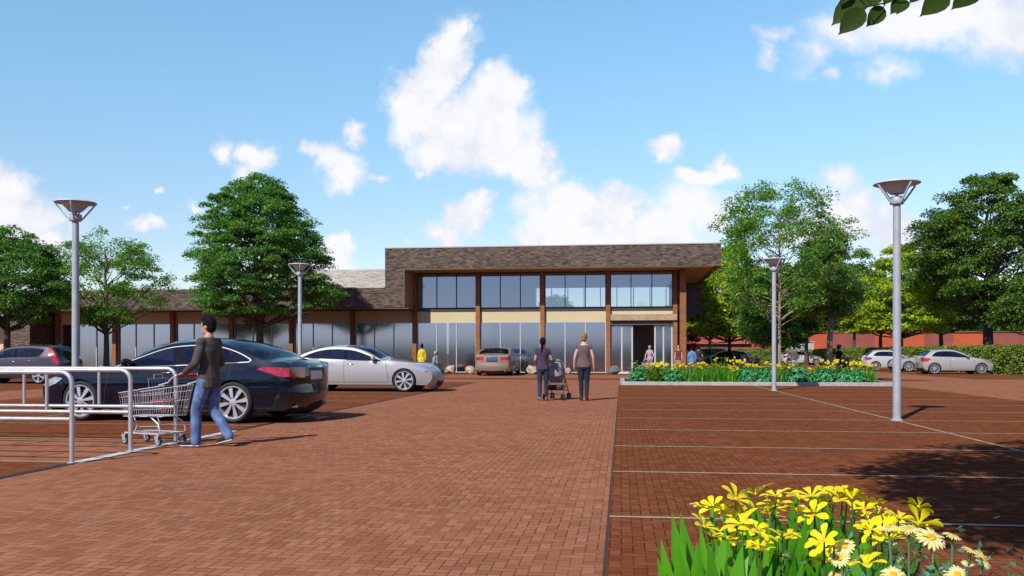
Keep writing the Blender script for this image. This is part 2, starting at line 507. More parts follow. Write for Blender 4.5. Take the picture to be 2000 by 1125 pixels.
# entrance bay
bp('entrance_fascia', MB().box(-.66, 3.33, V0 - .42, V0 - .05, 3.25, 3.62), M['tan'])
bp('entrance_header', MB().box(-.66, 3.08, V0 - .2, V0 + .1, 2.98, 3.246), M['fgrey'])
for (u0, u1, nn) in ((-.66, .69, 2), (1.98, 3.08, 2)):
    window(u0, u1, .04, 2.978, nn, M['mull'], M['glass'], name='entrance_screen', th=.09)
for (u0, u1) in ((.02, .62), (2.06, 2.66)):
    f = MB()
    for x in (u0, u1 - .07): f.box(x, x + .07, V0 + .1, V0 + .16, .06, 2.9)
    f.box(u0 + .07, u1 - .07, V0 + .1, V0 + .16, 2.8, 2.9); f.box(u0 + .07, u1 - .07, V0 + .1, V0 + .16, .06, .16)
    o = bp('sliding_door', f, M['mull'])
    p = MB().quad((u0 + .07, V0 + .13, .16), (u1 - .07, V0 + .13, .16), (u1 - .07, V0 + .13, 2.8), (u0 + .07, V0 + .13, 2.8)).build('pane', M['glass']); p.parent = o
bp('door_sill', MB().box(-.66, 3.08, V0 - .35, V0 + .2, 0.005, .035), M['strip'])
# side and rear glazing of the main block (seen through the upper windows)
def side_window(y0, y1, z0, z1, n, mg):
    f = MB(); th = .06; x = 3.5
    f.box(x - .05, x + .05, y0, y1, z1 - th, z1); f.box(x - .05, x + .05, y0, y1, z0, z0 + th)
    ys = [y0 + (y1 - y0) * i / n for i in range(n + 1)]
    for y in ys: f.box(x - .049, x + .049, y - th / 2, y + th / 2, z0 + th, z1 - th)
    o = bp('side_window', f, M['dkframe'])
    g = MB()
    for i in range(n): g.quad((x, ys[i], z0 + th), (x, ys[i + 1], z0 + th), (x, ys[i + 1], z1 - th), (x, ys[i], z1 - th))
    p = g.build('pane', mg); p.parent = o
side_window(V0 + .2, 59.2, .05, 3.8, 4, M['glass']); side_window(59.5, 64.9, .05, 3.8, 4, M['glass'])
side_window(V0 + .2, 59.2, 4.06, 6.26, 4, M['glassup']); side_window(59.5, 64.9, 4.06, 6.26, 4, M['glassup'])
window(-6.4, 3.3, 4.06, 6.26, 8, M['mull'], M['glassbk'], v=65.0, name='rear_window', th=.07)
b = MB()
b.box(-13.0, -6.42, 64.9, 65.1, 4.06, 6.26)
b.box(-13.0, 3.6, 64.9, 65.1, 0, 3.8)
b.box(-13.2, -13.02, V0 + .2, 65.1, 4.06, 6.26)
b.box(-37.3, -13.0, 61.8, 61.99, 0, 3.9)
b.box(-14, -13.2, 62.0, 65.1, 0, 3.8)
bp('interior_wall', b, M['inwall'])
bp('upper_floor', MB().box(-13.2, 3.62, V0 + .12, 65.1, 3.80, 4.03), M['inceil'])
bp('low_ceiling', MB().box(-37.3, -13.21, V0 + .12, 61.8, 3.6, 3.9), M['inceil'])
bp('upper_ceiling', MB().box(-13.0, 3.6, V0 + .12, 64.9, 6.265, 6.283), M['inceil'])
bp('shop_floor', MB().sheet(-37.3, 3.5, V0 + .02, 65.0, .02), M['infloor'])
b = MB(); b.box(-.6, 3.05, 57.5, 57.6, .03, 3.7)
b.box(.3, 1.15, 57.42, 57.49, .03, 2.2); b.box(1.55, 2.4, 57.42, 57.49, .03, 2.2)
bp('lobby_wall', b, M['indark'])
# far left: beige boarded wall
b = MB()
for i in range(9): b.box(-46, -38.82, V0 - .3 - .012 * (i % 2), V0, .36 * i, .36 * i + .352)
bp('boarded_wall', b, M['beige'])
# goods seen dimly behind the glass: shelving runs
for u in np.arange(-35, -2, 3.1):
    if -1.5 < u < 3: continue
    sh = MB(); sh.box(u, u + .9, 56.5, 60.5, .1, 1.5)
    for z in (.4, .75, 1.1): sh.box(u - .15, u + 1.05, 56.45, 60.45, z, z + .04)
    bp('store_shelf', sh, M['indark'])

# ------------------------------------------------------------------ street lamps
lamp = thing('street_lamp', 'x', 'street lamp', (0, 0, 0), 0, 'grey street lamps of the car park')
MB().lathe([(.11, 0), (.11, .02), (.078, .03), (.078, .06)], 20, cap=True).build('base_plate', M['pole'], lamp, 40)
MB().lathe([(.072, .05), (.072, 2.0), (.066, 4.0)], 20, cap=True).build('pole', M['pole'], lamp, 40)
MB().lathe([(.118, 4.0), (.122, 4.01), (.122, 4.12), (.112, 4.135), (.04, 4.14)], 24, cap=True).build('collar', M['pole'], lamp, 40)
MB().lathe([(.03, 4.13), (.03, 4.19), (.115, 4.19), (.15, 4.22), (.27, 4.352), (.285, 4.365)], 28, cap=True).build('bowl', M['head'], lamp, 40)
MB().lathe([(.27, 4.366), (.395, 4.366), (.412, 4.374), (.405, 4.392), (.25, 4.415), (.02, 4.425)], 32, cap=True).build('hood', M['head'], lamp, 40)
for q in range(4):
    a = R(20 + 90 * q); ca, sa = math.cos(a), math.sin(a)
    MB().tube([(.115 * ca, .115 * sa, 4.03), (.16 * ca, .16 * sa, 4.07), (.33 * ca, .33 * sa, 4.28), (.38 * ca, .38 * sa, 4.345), (.38 * ca, .38 * sa, 4.368)], .019, 6).build('arm', M['head'], lamp, 40)
for i, (u, v, lb) in enumerate([
    (5.05, 16.85, 'tall grey lamp with funnel head standing on the parking line before the parked silver hatchbacks'),
    (-11.28, 16.85, 'tall grey lamp with funnel head rising behind the bonnet of the dark blue sedan'),
    (-11.28, 29.6, 'grey funnel-headed lamp beside the silver sedan, in front of the big round tree'),
    (5.05, 29.9, 'grey funnel-headed lamp standing just before the flower bed kerb')]):
    o = lamp if i == 0 else copy_tree(lamp)
    o.location = (u, v, .004); o['label'] = lb

# ------------------------------------------------------------------ cart shelter rails
def rail(v, lb, n=4):
    t = thing('cart_rail', lb, 'rail', (-6.19, v, .006), 0, 'tube rails of the trolley bay')
    L = 1.15 * n; r = .024; c = .13; H = 1.03
    p = [(0, 0, 0), (0, 0, H - c)] + [(-c + c * math.cos(a), 0, H - c + c * math.sin(a)) for a in [R(15 * i) for i in range(1, 7)]]
    p += [(-L + c, 0, H)] + [(-L + c - c * math.sin(a), 0, H - c + c * math.cos(a)) for a in [R(15 * i) for i in range(1, 7)]] + [(-L, 0, 0)]
    MB().tube(p, r + .003, 12).build('hoop', M['rail'], t, 60)
    MB().tube([(-r, 0, .495), (-L + r, 0, .495)], r, 12).build('mid_rail', M['rail'], t, 60)
    for k in range(1, n): MB().tube([(-1.15 * k, 0, .495 + r * .8), (-1.15 * k, 0, H - r * .8)], r * .85, 10).build('baluster', M['rail'], t, 60)
    for x in (0, -L): MB().lathe([(.05, 0), (.05, .008), (.03, .012)], 14, M=Matrix.Translation((x, 0, 0)), cap=True).build('foot_plate', M['rail'], t, 40)
rail(9.18, 'galvanised tube rail nearest the camera, its end post at the painted dark line of edge shade')
rail(10.37, 'middle one of the three galvanised tube rails of the trolley bay')
rail(11.5, 'galvanised tube rail behind the shopping trolley, farthest of the three')

# ------------------------------------------------------------------ rocks
def rock(name, lb, loc, s, m, seed, rz=0):
    r = np.random.default_rng(seed)
    bm = bmesh.new(); bmesh.ops.create_icosphere(bm, subdivisions=4, radius=1)
    dirs = r.normal(size=(14, 3)); dirs /= np.linalg.norm(dirs, axis=1)[:, None]; off = r.uniform(.62, .95, 14)
    for v in bm.verts:
        d = np.array(v.co); d /= np.linalg.norm(d)
        k = min(1.0, min(off[i] / max(1e-3, float(d @ dirs[i])) if d @ dirs[i] > .2 else 9 for i in range(14)))
        k *= 1 + .035 * math.sin(9 * d[0] + seed) * math.sin(11 * d[1]) + .02 * math.sin(23 * d[2] + 17 * d[0])
        v.co = Vector(d * k)
        v.co.x *= s[0]; v.co.y *= s[1]; v.co.z *= s[2]
    bmesh.ops.translate(bm, verts=bm.verts, vec=(0, 0, s[2] * .62))
    for v in bm.verts: v.co.z = max(v.co.z, -.02)
    me = bpy.data.meshes.new(name); bm.to_mesh(me); bm.free()
    me.polygons.foreach_set('use_smooth', [True] * len(me.polygons)); me.set_sharp_from_angle(angle=R(28))
    return tag(put(name, me, m, None, loc, rz), lb, 'rock', 'boulders along the shop front')
rock('boulder', 'rounded pale boulder beside the wheelchair in front of the shop glass', (-10.35, 52.2, .004), (.40, .34, .36), M['rock'], 3)
rock('boulder', 'pale boulder half hidden behind the rear left corner of the tan car', (-9.0, 51.4, .004), (.34, .3, .3), M['rock'], 5)
rock('boulder', 'pale boulder between the tan car and the stroller woman', (-5.35, 52.2, .004), (.45, .36, .34), M['rock'], 8)
rock('boulder', 'small square pale stone block at the foot of the timber post behind the stroller', (-3.15, 52.0, .004), (.19, .18, .24), M['rock'], 11)
rock('boulder', 'dark speckled boulder at the timber post left of the entrance', (-.42, 51.9, .004), (.42, .34, .33), M['rockdk'], 14)
# ------------------------------------------------------------------ cars
def inpoly(p, poly):
    x, y = p; c = False; n = len(poly); j = n - 1
    for i in range(n):
        xi, yi = poly[i]; xj, yj = poly[j]
        if (yi > y) != (yj > y) and x < (xj - xi) * (y - yi) / (yj - yi) + xi: c = not c
        j = i
    return c

def resample(poly, step, closed=True):
    out = []; n = len(poly)
    for i in range(n if closed else n - 1):
        a = poly[i]; b = poly[(i + 1) % n]
        L = math.hypot(b[0] - a[0], b[1] - a[1]); k = max(1, int(math.ceil(L / step)))
        for q in range(k): out.append((a[0] + (b[0] - a[0]) * q / k, a[1] + (b[1] - a[1]) * q / k))
    if not closed: out.append(poly[-1])
    return out

def smooth_poly(poly, k=3):
    """closed Catmull-Rom"""
    n = len(poly); out = []
    for i in range(n):
        p0, p1, p2, p3 = poly[i - 1], poly[i], poly[(i + 1) % n], poly[(i + 2) % n]
        for q in range(k):
            out.append(cr(p0, p1, p2, p3, q / k))
    return out

def cr(p0, p1, p2, p3, t):
    return tuple(.5 * (2 * b + (c - a) * t + (2 * a - 5 * b + 4 * c - d) * t * t + (-a + 3 * b - 3 * c + d) * t ** 3) for a, b, c, d in zip(p0, p1, p2, p3))

def cdt_regions(outline, regions, step):
    """triangulate the inside of OUTLINE with every region's edges kept; yields {key: [tri of 2D points]}"""
    vs = []; es = []
    def addpoly(p):
        b = len(vs); vs.extend(p); n = len(p)
        es.extend([(b + i, b + (i + 1) % n) for i in range(n)])
    addpoly(outline)
    for key, poly in regions: addpoly(poly)
    allp = np.array(vs)
    x0, y0 = allp.min(0); x1, y1 = allp.max(0)
    nx = int((x1 - x0) / step); ny = int((y1 - y0) / step)
    for i in range(1, nx):
        for j in range(1, ny):
            p = (x0 + i * step, y0 + j * step)
            if inpoly(p, outline) and np.min((allp[:, 0] - p[0]) ** 2 + (allp[:, 1] - p[1]) ** 2) > (.45 * step) ** 2: vs.append(p)
    r = delaunay_2d_cdt([Vector(p) for p in vs], es, [], 0, 1e-5)
    V, F = r[0], r[2]
    out = {}
    for f in F:
        c = (sum(V[i].x for i in f) / len(f), sum(V[i].y for i in f) / len(f))
        if not inpoly(c, outline): continue
        key = 'body'
        for k, poly in regions:
            if inpoly(c, poly): key = k
        out.setdefault(key, []).append([(V[i].x, V[i].y) for i in f])
    return out

def lerp_tab(tab, x):
    if x <= tab[0][0]: return tab[0][1]
    for (a, va), (b, vb) in zip(tab[:-1], tab[1:]):
        if x <= b:
            t = (x - a) / (b - a); t = t * t * (3 - 2 * t)
            return va + (vb - va) * t
    return tab[-1][1]

def grow(poly, d):
    cx = sum(p[0] for p in poly) / len(poly); n = len(poly); out = []
    A = sum(poly[i][0] * poly[(i + 1) % n][1] - poly[(i + 1) % n][0] * poly[i][1] for i in range(n))
    s = 1 if A > 0 else -1
    for i in range(n):
        a, b, c = Vector(poly[i - 1]), Vector(poly[i]), Vector(poly[(i + 1) % n])
        e1 = (b - a).normalized(); e2 = (c - b).normalized()
        n1 = Vector((e1.y, -e1.x)) * s; n2 = Vector((e2.y, -e2.x)) * s
        m = n1 + n2
        m = m / max(.35, m.length_squared / 2) if m.length > 1e-6 else n1
        out.append((b.x + m.x * d, b.y + m.y * d))
    return out

def wheel_parts(parent, x, y, r, w, side, style):
    """side +1: outer face towards +y"""
    e = empty('wheel', (x, y, r), 0, parent)
    Mx = Matrix.Rotation(R(-90 * side), 4, 'X')
    rr = r * .80
    MB().lathe([(rr * .96, -w * .5), (r * .90, -w * .5), (r * .975, -w * .42), (r, -w * .3), (r, w * .3), (r * .975, w * .42), (r * .90, w * .5), (rr * 1.02, w * .47), (rr * .98, w * .40)], 40, M=Mx).build('tyre', M['rubber'], e, 40)
    b = MB()
    b.lathe([(rr * 1.0, w * .40), (rr * 1.0, w * .455), (rr * .93, w * .45), (rr * .90, w * .36), (rr * .90, -w * .3)], 40, M=Mx)
    n, ro, ri, th = style
    z1 = w * .42; z0 = w * .36
    for k in range(n):
        a = 2 * math.pi * k / n + .2
        def pt(rad, off, z): return Mx @ Vector((rad * math.cos(a) - off * math.sin(a), rad * math.sin(a) + off * math.cos(a), z))
        ro_, ri_ = rr * .93, rr * .17
        tp = [pt(ro_, -ro * rr, z0), pt(ro_, ro * rr, z0), pt(ri_, ri * rr, z1), pt(ri_, -ri * rr, z1)]
        bt = [pt(ro_, -ro * rr, z0 - .03), pt(ro_, ro * rr, z0 - .03), pt(ri_, ri * rr, z1 - .04), pt(ri_, -ri * rr, z1 - .04)]
        b.add(tp + bt, [(0, 1, 2, 3), (0, 4, 5, 1), (1, 5, 6, 2), (2, 6, 7, 3), (3, 7, 4, 0)])
    b.lathe([(0.001, w * .445), (rr * .12, w * .44), (rr * .21, w * .42), (rr * .21, w * .3)], 18, M=Mx)
    b.build('rim', M['alloy'], e, 35)
    nuts = MB()
    for k in range(5):
        a = 2 * math.pi * k / 5
        nuts.lathe([(rr * .035, w * .40), (rr * .035, w * .447), (.002, w * .45)], 8, M=Mx @ Matrix.Translation((rr * .28 * math.cos(a), rr * .28 * math.sin(a), 0)))
    nuts.lathe([(rr * .89, w * .10), (rr * .55, w * .12), (.01, w * .12)], 32, M=Mx)
    nuts.build('brake_disc', mat_once('brake_dark', (.03, .03, .032), .5, .3), e, 40)
    return e

_mc = {}
def mat_once(name, *a, **k):
    if name not in _mc: _mc[name] = mat(name, *a, **k)
    return _mc[name]

def make_car(name, S, pm):
    """S: a car's outline tables in metres, x from the front bumper; returns the Empty (front towards +x)"""
    root = empty(name)
    L, Wd = S['L'], S['W']
    def W(x):
        return Wd * (1 - S['tf'] * max(0, (1.05 - x) / 1.0) ** 2.2 - S['tr'] * max(0, (x - (L - 1.0)) / .9) ** 2.2)
    zb = S['belt']
    def yside(x, z):
        w = W(x); b = lerp_tab(zb, x)
        if z < .6: return w * (1 - .075 * ((.6 - z) / .42) ** 2)
        f = .035
        if z <= b: return w * (1 - f * ((z - .6) / max(.1, b - .6)) ** 2)
        return w * (1 - f) - (z - b) * S['tumble'] - .012
    def X(x): return L / 2 - x
    seam = S['seam']; K = 4
    sp = []
    n = len(seam)
    for i in range(n - 1):
        p0 = seam[max(0, i - 1)]; p1 = seam[i]; p2 = seam[i + 1]; p3 = seam[min(n - 1, i + 2)]
        for q in range(K): sp.append((i + q / K,) + cr(p0, p1, p2, p3, q / K))
    sp.append((n - 1.0,) + tuple(seam[-1]))
    arc = [0.]
    for a, b in zip(sp[:-1], sp[1:]): arc.append(arc[-1] + math.hypot(b[1] - a[1], b[2] - a[2]))
    ts = [p[0] for p in sp]
    def t2a(t): return float(np.interp(t, ts, arc))
    sxa = np.array([p[1] for p in sp]); sza = np.array([p[2] for p in sp]); arca = np.array(arc)
    nrm = []
    for i in range(len(sp)):
        a = sp[max(0, i - 1)]; b = sp[min(len(sp) - 1, i + 1)]
        dx, dz = b[1] - a[1], b[2] - a[2]; l = math.hypot(dx, dz) or 1
        nrm.append((-dz / l, dx / l))
    nx = np.array([p[0] for p in nrm]); nz = np.array([p[1] for p in nrm])
    crown = S['crown']
    QY = .8
    def wrap(a, q):
        x = np.interp(a, arca, sxa); z = np.interp(a, arca, sza)
        ux = np.interp(a, arca, nx); uz = np.interp(a, arca, nz); t = np.interp(a, arca, ts)
        c = lerp_tab(crown, t) * (1 - abs(q) ** S.get('cp', 2.3))
        # the seam runs nose -> tail over the roof: outward normal is (-dz, dx) turned
        return (X(x + ux * c), q * yside(x, z), z + uz * c)
    # side panel outline
    sidep = [(p[1], p[2]) for p in sp]
    zs = S['sill']
    bot = [(sidep[-1][0], sidep[-1][1])]
    arches = sorted(S['arch'], key=lambda a: -a[0])
    for (ax, ar) in arches:
        zc = S['rw']
        a0 = math.asin((zs - zc) / ar)
        bot.append((ax + ar * math.cos(a0), zs))
        for i in range(1, 16):
            th = a0 + (math.pi - 2 * a0) * i / 16
            bot.append((ax + ar * math.cos(th), zc + ar * math.sin(th)))
        bot.append((ax - ar * math.cos(a0), zs))
    outline = sidep + resample(bot[1:], .12, False)
    regs = []
    for key, poly in S['side']:
        if key[0] == 'dlo':
            pts = smooth_poly(poly, 3) if S.get('round', True) else poly
            if S.get('chrome'): regs.append((('window_trim',), resample(grow(pts, .015), .12)))
            regs.append((('window_pillar',), resample(pts, .12)))
            inner = grow(pts, -.018)
            dl = pts
            cuts = S['panes']
            for pi, (x0, x1, lean) in enumerate(cuts):
                cl = clipx(inner, x0, x1, lean)
                if len(cl) > 2: regs.append((('side_window', pi), resample(cl, .12)))
        else:
            regs.append((key, resample(poly, .1)))
    for (xa, za, xb_, zb_) in S['gaps']:
        dx, dz = xb_ - xa, zb_ - za; l = math.hypot(dx, dz); px, pz = -dz / l * .006, dx / l * .006
        regs.insert(0, (('door_gap',), resample([(xa - px, za - pz), (xb_ - px, zb_ - pz), (xb_ + px, zb_ + pz), (xa + px, za + pz)], .15)))
    res = cdt_regions(outline, regs, .085)
    A1 = arc[-1]
    wo = [(a, -QY) for a in arc] + [(A1, QY * (-1 + 2 * i / 16)) for i in range(1, 16)] + [(a, QY) for a in reversed(arc)] + [(0, QY * (1 - 2 * i / 16)) for i in range(1, 16)]
    wregs = []
    for key, poly, sym in S['wrap']:
        pl = [(t2a(t), q * QY) for t, q in poly]
        if sym:
            wregs.append((key + (1,), resample(pl, .1)))
            wregs.append((key + (-1,), resample([(a, -q) for a, q in pl][::-1], .1)))
        else: wregs.append((key, resample(pl, .1)))
    wres = cdt_regions(wo, wregs, .085)
    parts = {}
    for key, tris in res.items():
        for s in (1, -1):
            k = key if key == 'body' else key + (s,)
            for t in tris:
                pts = [(X(x), s * yside(x, z), z) for x, z in t]
                parts.setdefault(k, []).append(pts if s < 0 else pts[::-1])
    for key, tris in wres.items():
        for t in tris:
            parts.setdefault(key, []).append([wrap(a, q / QY) for a, q in t])
    matmap = dict(body=pm, window_trim=mat_once('satin_trim', (.30, .31, .33), .5, .6, var=.03) if S.get('chrome') else M['black'], window_pillar=mat_once('pillar_black', (.010, .010, .012), .8, spec=.08, var=0), door_gap=M['black'], side_window=S.get('sglass', M['cglass']), windscreen=M['cglass'],
                  rear_window=S.get('rglass', M['cglass']), headlight=M['lens'], tail_light=M['tail'], grille=S.get('grille', M['black']), tail_clear=M['tailp'], lower_grille=M['black'], plate_recess=M['black'],
                  number_plate=S.get('plate', M['plate']), diffuser=M['black'], boot_strip=M['chrome'], indicator=mat_once('orange_lens', (.5, .08, .02), .2, coat=1), dark_panel=mat_once('gloss_black', (.006, .006, .009), .06, coat=1, var=0))
    def mk(key, tris):
        nm = key if isinstance(key, str) else key[0]
        idx = {}; vs = []; fs = []
        for t in tris:
            f = []
            for p in t:
                k = (round(p[0], 4), round(p[1], 4), round(p[2], 4))
                if k not in idx: idx[k] = len(vs); vs.append(p)
                f.append(idx[k])
            if len(set(f)) == len(f): fs.append(f)
        me = bpy.data.meshes.new(nm); me.from_pydata(vs, [], fs)
        bm = bmesh.new(); bm.from_mesh(me)
        bmesh.ops.remove_doubles(bm, verts=bm.verts, dist=.0012)
        bmesh.ops.recalc_face_normals(bm, faces=bm.faces)
        bm.to_mesh(me); bm.free()
        me.polygons.foreach_set('use_smooth', [True] * len(me.polygons)); me.set_sharp_from_angle(angle=R(38))
        return put(nm, me, matmap[nm], root)
    for key, tris in parts.items(): mk(key, tris)
    # underside with wheel tubs
    u = MB()
    xs = [X(.45), X(L - .45)]
    u.box(xs[1], xs[0], -Wd * .80, Wd * .80, zs - .02, zs + .03)
    for (ax, ar) in arches:
        for s in (1, -1):
            pr = []
            for i in range(13):
                th = math.pi * i / 12
                pr.append((ax + (ar + .012) * math.cos(th), S['rw'] + (ar + .012) * math.sin(th)))
            for p, q in zip(pr[:-1], pr[1:]):
                ya = yside(p[0], p[1]) - .012; yb = yside(q[0], q[1]) - .012
                u.quad((X(p[0]), s * ya, p[1]), (X(q[0]), s * yb, q[1]), (X(q[0]), s * .45, q[1]), (X(p[0]), s * .45, p[1]))
            u.add([(X(p[0]), s * .46, p[1]) for p in pr], [tuple(range(13))])
    u.build('underbody', M['black'], root)
    # cabin
    c = MB(); xd = S['dash']; hb = lerp_tab(zb, 2) - .03
    c.box(X(S['cab1']), X(xd), -Wd * .86, Wd * .86, .42, .47)
    c.box(X(xd + .35), X(xd - .25), -Wd * .86, Wd * .86, .47, hb)
    c.box(X(S['cab1'] + .15), X(S['cab1'] - .1), -Wd * .84, Wd * .84, .47, S['shelf'])
    c.build('cabin', M['interior'], root)
    for (sx, sy, ww) in S['seats']:
        b = MB()
        b.box(-.25, .25, -ww, ww, .42, .62); b.box(-.36, -.22, -ww, ww, .58, 1.06)
        if ww < .4: b.box(-.36, -.27, -.13, .13, 1.08, 1.25)
        else:
            for q in (-.38, .38): b.box(-.36, -.27, q - .13, q + .13, 1.08, 1.2)
        b.build('seat', M['seat'], root, loc=(X(sx), sy, -.03), bevel=.05)
    sw = MB().tube([(.0 + .05 * math.sin(a), .18 * math.cos(a), .18 * math.sin(a)) for a in [2 * math.pi * i / 20 for i in range(20)]], .014, 6, closed=True)
    sw.build('steering_wheel', M['black'], root, 60, loc=(X(xd + .52), .38, hb + .0))
    # mirrors, handles, wheels, exhausts
    for s in (1, -1):
        mx, mz = S['mirror']
        y = yside(mx, mz)
        b = MB(); b.ball((0, s * .11, .035), (.07, .115, .075), 14, 8); b.tube([(0, -s * .03, -.02), (0, s * .05, .0)], .028, 8)
        mo = b.build('wing_mirror', S.get('mirmat', pm), root, 60, loc=(X(mx), s * y, mz))
        g = MB().ball((-.068, s * .11, .035), (.008, .09, .055), 12, 6).build('mirror_glass', M['mirrorg'], None, 60); g.parent = mo
        for hx in S['handles']:
            z = lerp_tab(zb, hx) - .115; y = yside(hx, z)
            MB().ball((0, 0, 0), (.105, .016, .017), 12, 6).build('door_handle', S.get('hmat', M['chrome']), root, 60, loc=(X(hx), s * (y + .008), z))
    for (ax, ar) in S['arch']:
        for s in (1, -1):
            wheel_parts(root, X(ax), s * (yside(ax, .5) - .115), S['rw'], .22, s, S['rim'])
    for ey in S.get('exhaust', []):
        for s in (1, -1):
            b = MB(); P = [(X(L - .10) - .0, s * ey, .295)]
            MB().tube([(X(L - .35), s * ey, .275), (X(L - .13), s * ey, .285)], .055, 12, flat=.5).build('exhaust_tip', M['chrome'], root, 60)
    if S.get('fin'):
        x = S['fin'][0]
        MB().add([(0, .02, 0), (0, -.02, 0), (-.16, 0, .0), (-.17, 0, .1), (-.13, .005, .0)], [(0, 1, 3), (1, 2, 3), (2, 0, 3), (0, 2, 1)]).build('roof_fin', pm, root, loc=(X(x), 0, S['fin'][1]))
    return root

def clipx(poly, x0, x1, lean):
    """keep the part of POLY between two leaning lines x = x0 + lean0*(z - 1), x1 + lean1*(z - 1)"""
    def half(poly, xa, k, keep_right):
        out = []; n = len(poly)
        f = lambda p: (p[0] - xa - k * (p[1] - 1.0)) * (1 if keep_right else -1)
        for i in range(n):
            a, b = poly[i], poly[(i + 1) % n]; fa, fb = f(a), f(b)
            if fa >= 0: out.append(a)
            if (fa >= 0) != (fb >= 0):
                t = fa / (fa - fb); out.append((a[0] + (b[0] - a[0]) * t, a[1] + (b[1] - a[1]) * t))
        return out
    return half(half(poly, x0, lean[0], True), x1, lean[1], False)

SEDAN = dict(L=5.15, W=.94, tf=.20, tr=.16, tumble=.50, sill=.22, rw=.355, belt=[(1.5, .93), (3.0, .975), (4.2, 1.03), (5.2, 1.03)],
    seam=[(.34, .20), (.20, .34), (.16, .50), (.21, .64), (.42, .755), (.95, .875), (1.55, .945), (1.78, .985), (2.2, 1.19), (2.6, 1.335), (2.95, 1.385), (3.3, 1.395), (3.65, 1.365), (4.0, 1.275), (4.35, 1.14), (4.6, 1.055), (4.78, 1.045), (4.93, 1.035), (4.975, .99), (4.97, .80), (4.955, .60), (4.965, .50), (4.93, .32), (4.80, .22)],
    crown=[(0, .20), (1, .22), (2, .22), (3, .19), (4, .12), (5, .06), (6, .06), (7, .13), (8, .16), (9, .10), (10, .075), (11, .075), (12, .075), (13, .10), (14, .13), (15, .07), (16, .03), (17, .03), (18, .10), (19, .14), (20, .15), (21, .17), (22, .15), (23, .12)],
    arch=[(1.02, .385), (3.98, .385)],
    side=[(('dlo',), [(1.74, .957), (2.2, 1.135), (2.6, 1.268), (2.95, 1.315), (3.3, 1.325), (3.65, 1.298), (3.98, 1.215), (4.24, 1.105), (4.27, 1.065), (4.10, 1.045), (3.0, .995), (2.0, .958)]),
          (('headlight',), [(.12, .62), (.34, .60), (.52, .66), (.66, .75), (.52, .775), (.32, .755), (.18, .72)]),
          (('tail_light',), [(4.42, .925), (4.62, .86), (4.80, .80), (5.1, .79), (5.1, .945), (4.8, .955), (4.52, .96)])],
    panes=[(1.0, 2.88, (0, -.14)), (2.99, 3.86, (-.14, .30)), (3.93, 4.6, (.30, 0))],
    gaps=[(1.50, .30, 1.60, .93), (2.93, .28, 2.93, .97), (3.66, .30, 3.86, .62), (3.86, .62, 3.95, 1.0), (1.50, .30, 3.66, .30)],
    wrap=[(('windscreen',), [(7.05, -.90), (7.0, -.5), (6.95, 0), (7.0, .5), (7.05, .90), (8.6, .91), (10.0, .88), (10.15, 0), (10.0, -.88), (8.6, -.91)], False),
          (('rear_window',), [(12.1, -.84), (12.0, 0), (12.1, .84), (13.5, .90), (14.9, .86), (15.05, 0), (14.9, -.86), (13.5, -.90)], False),
          (('headlight',), [(2.75, .50), (2.65, .75), (2.6, 1.2), (4.5, 1.2), (4.05, .85), (3.5, .58)], True),
          (('tail_light',), [(18.25, .50), (18.2, 1.3), (19.05, 1.3), (19.1, .52)], True),
          (('grille',), [(2.1, -.30), (2.1, .30), (3.55, .38), (3.6, 0), (3.55, -.38)], False),
          (('lower_grille',), [(.8, -.62), (.8, .62), (1.35, .66), (1.35, -.66)], False),
          (('plate_recess',), [(18.3, -.36), (18.3, .36), (19.45, .34), (19.45, -.34)], False),
          (('number_plate',), [(18.55, -.30), (18.55, .30), (19.25, .30), (19.25, -.30)], False),
          (('boot_strip',), [(18.12, -.36), (18.12, .36), (18.28, .36), (18.28, -.36)], False),
          (('diffuser',), [(22.0, -.74), (22.0, .74), (22.8, .72), (22.8, -.72)], False)],
    dash=1.75, cab1=4.0, shelf=.98, seats=[(2.75, .40, .25), (2.75, -.40, .25), (3.75, 0, .66)], mirror=(1.98, 1.0), handles=[2.72, 3.62], rim=(8, .135, .06, .03), exhaust=[.62], chrome=True, hmat=M['chrome'])

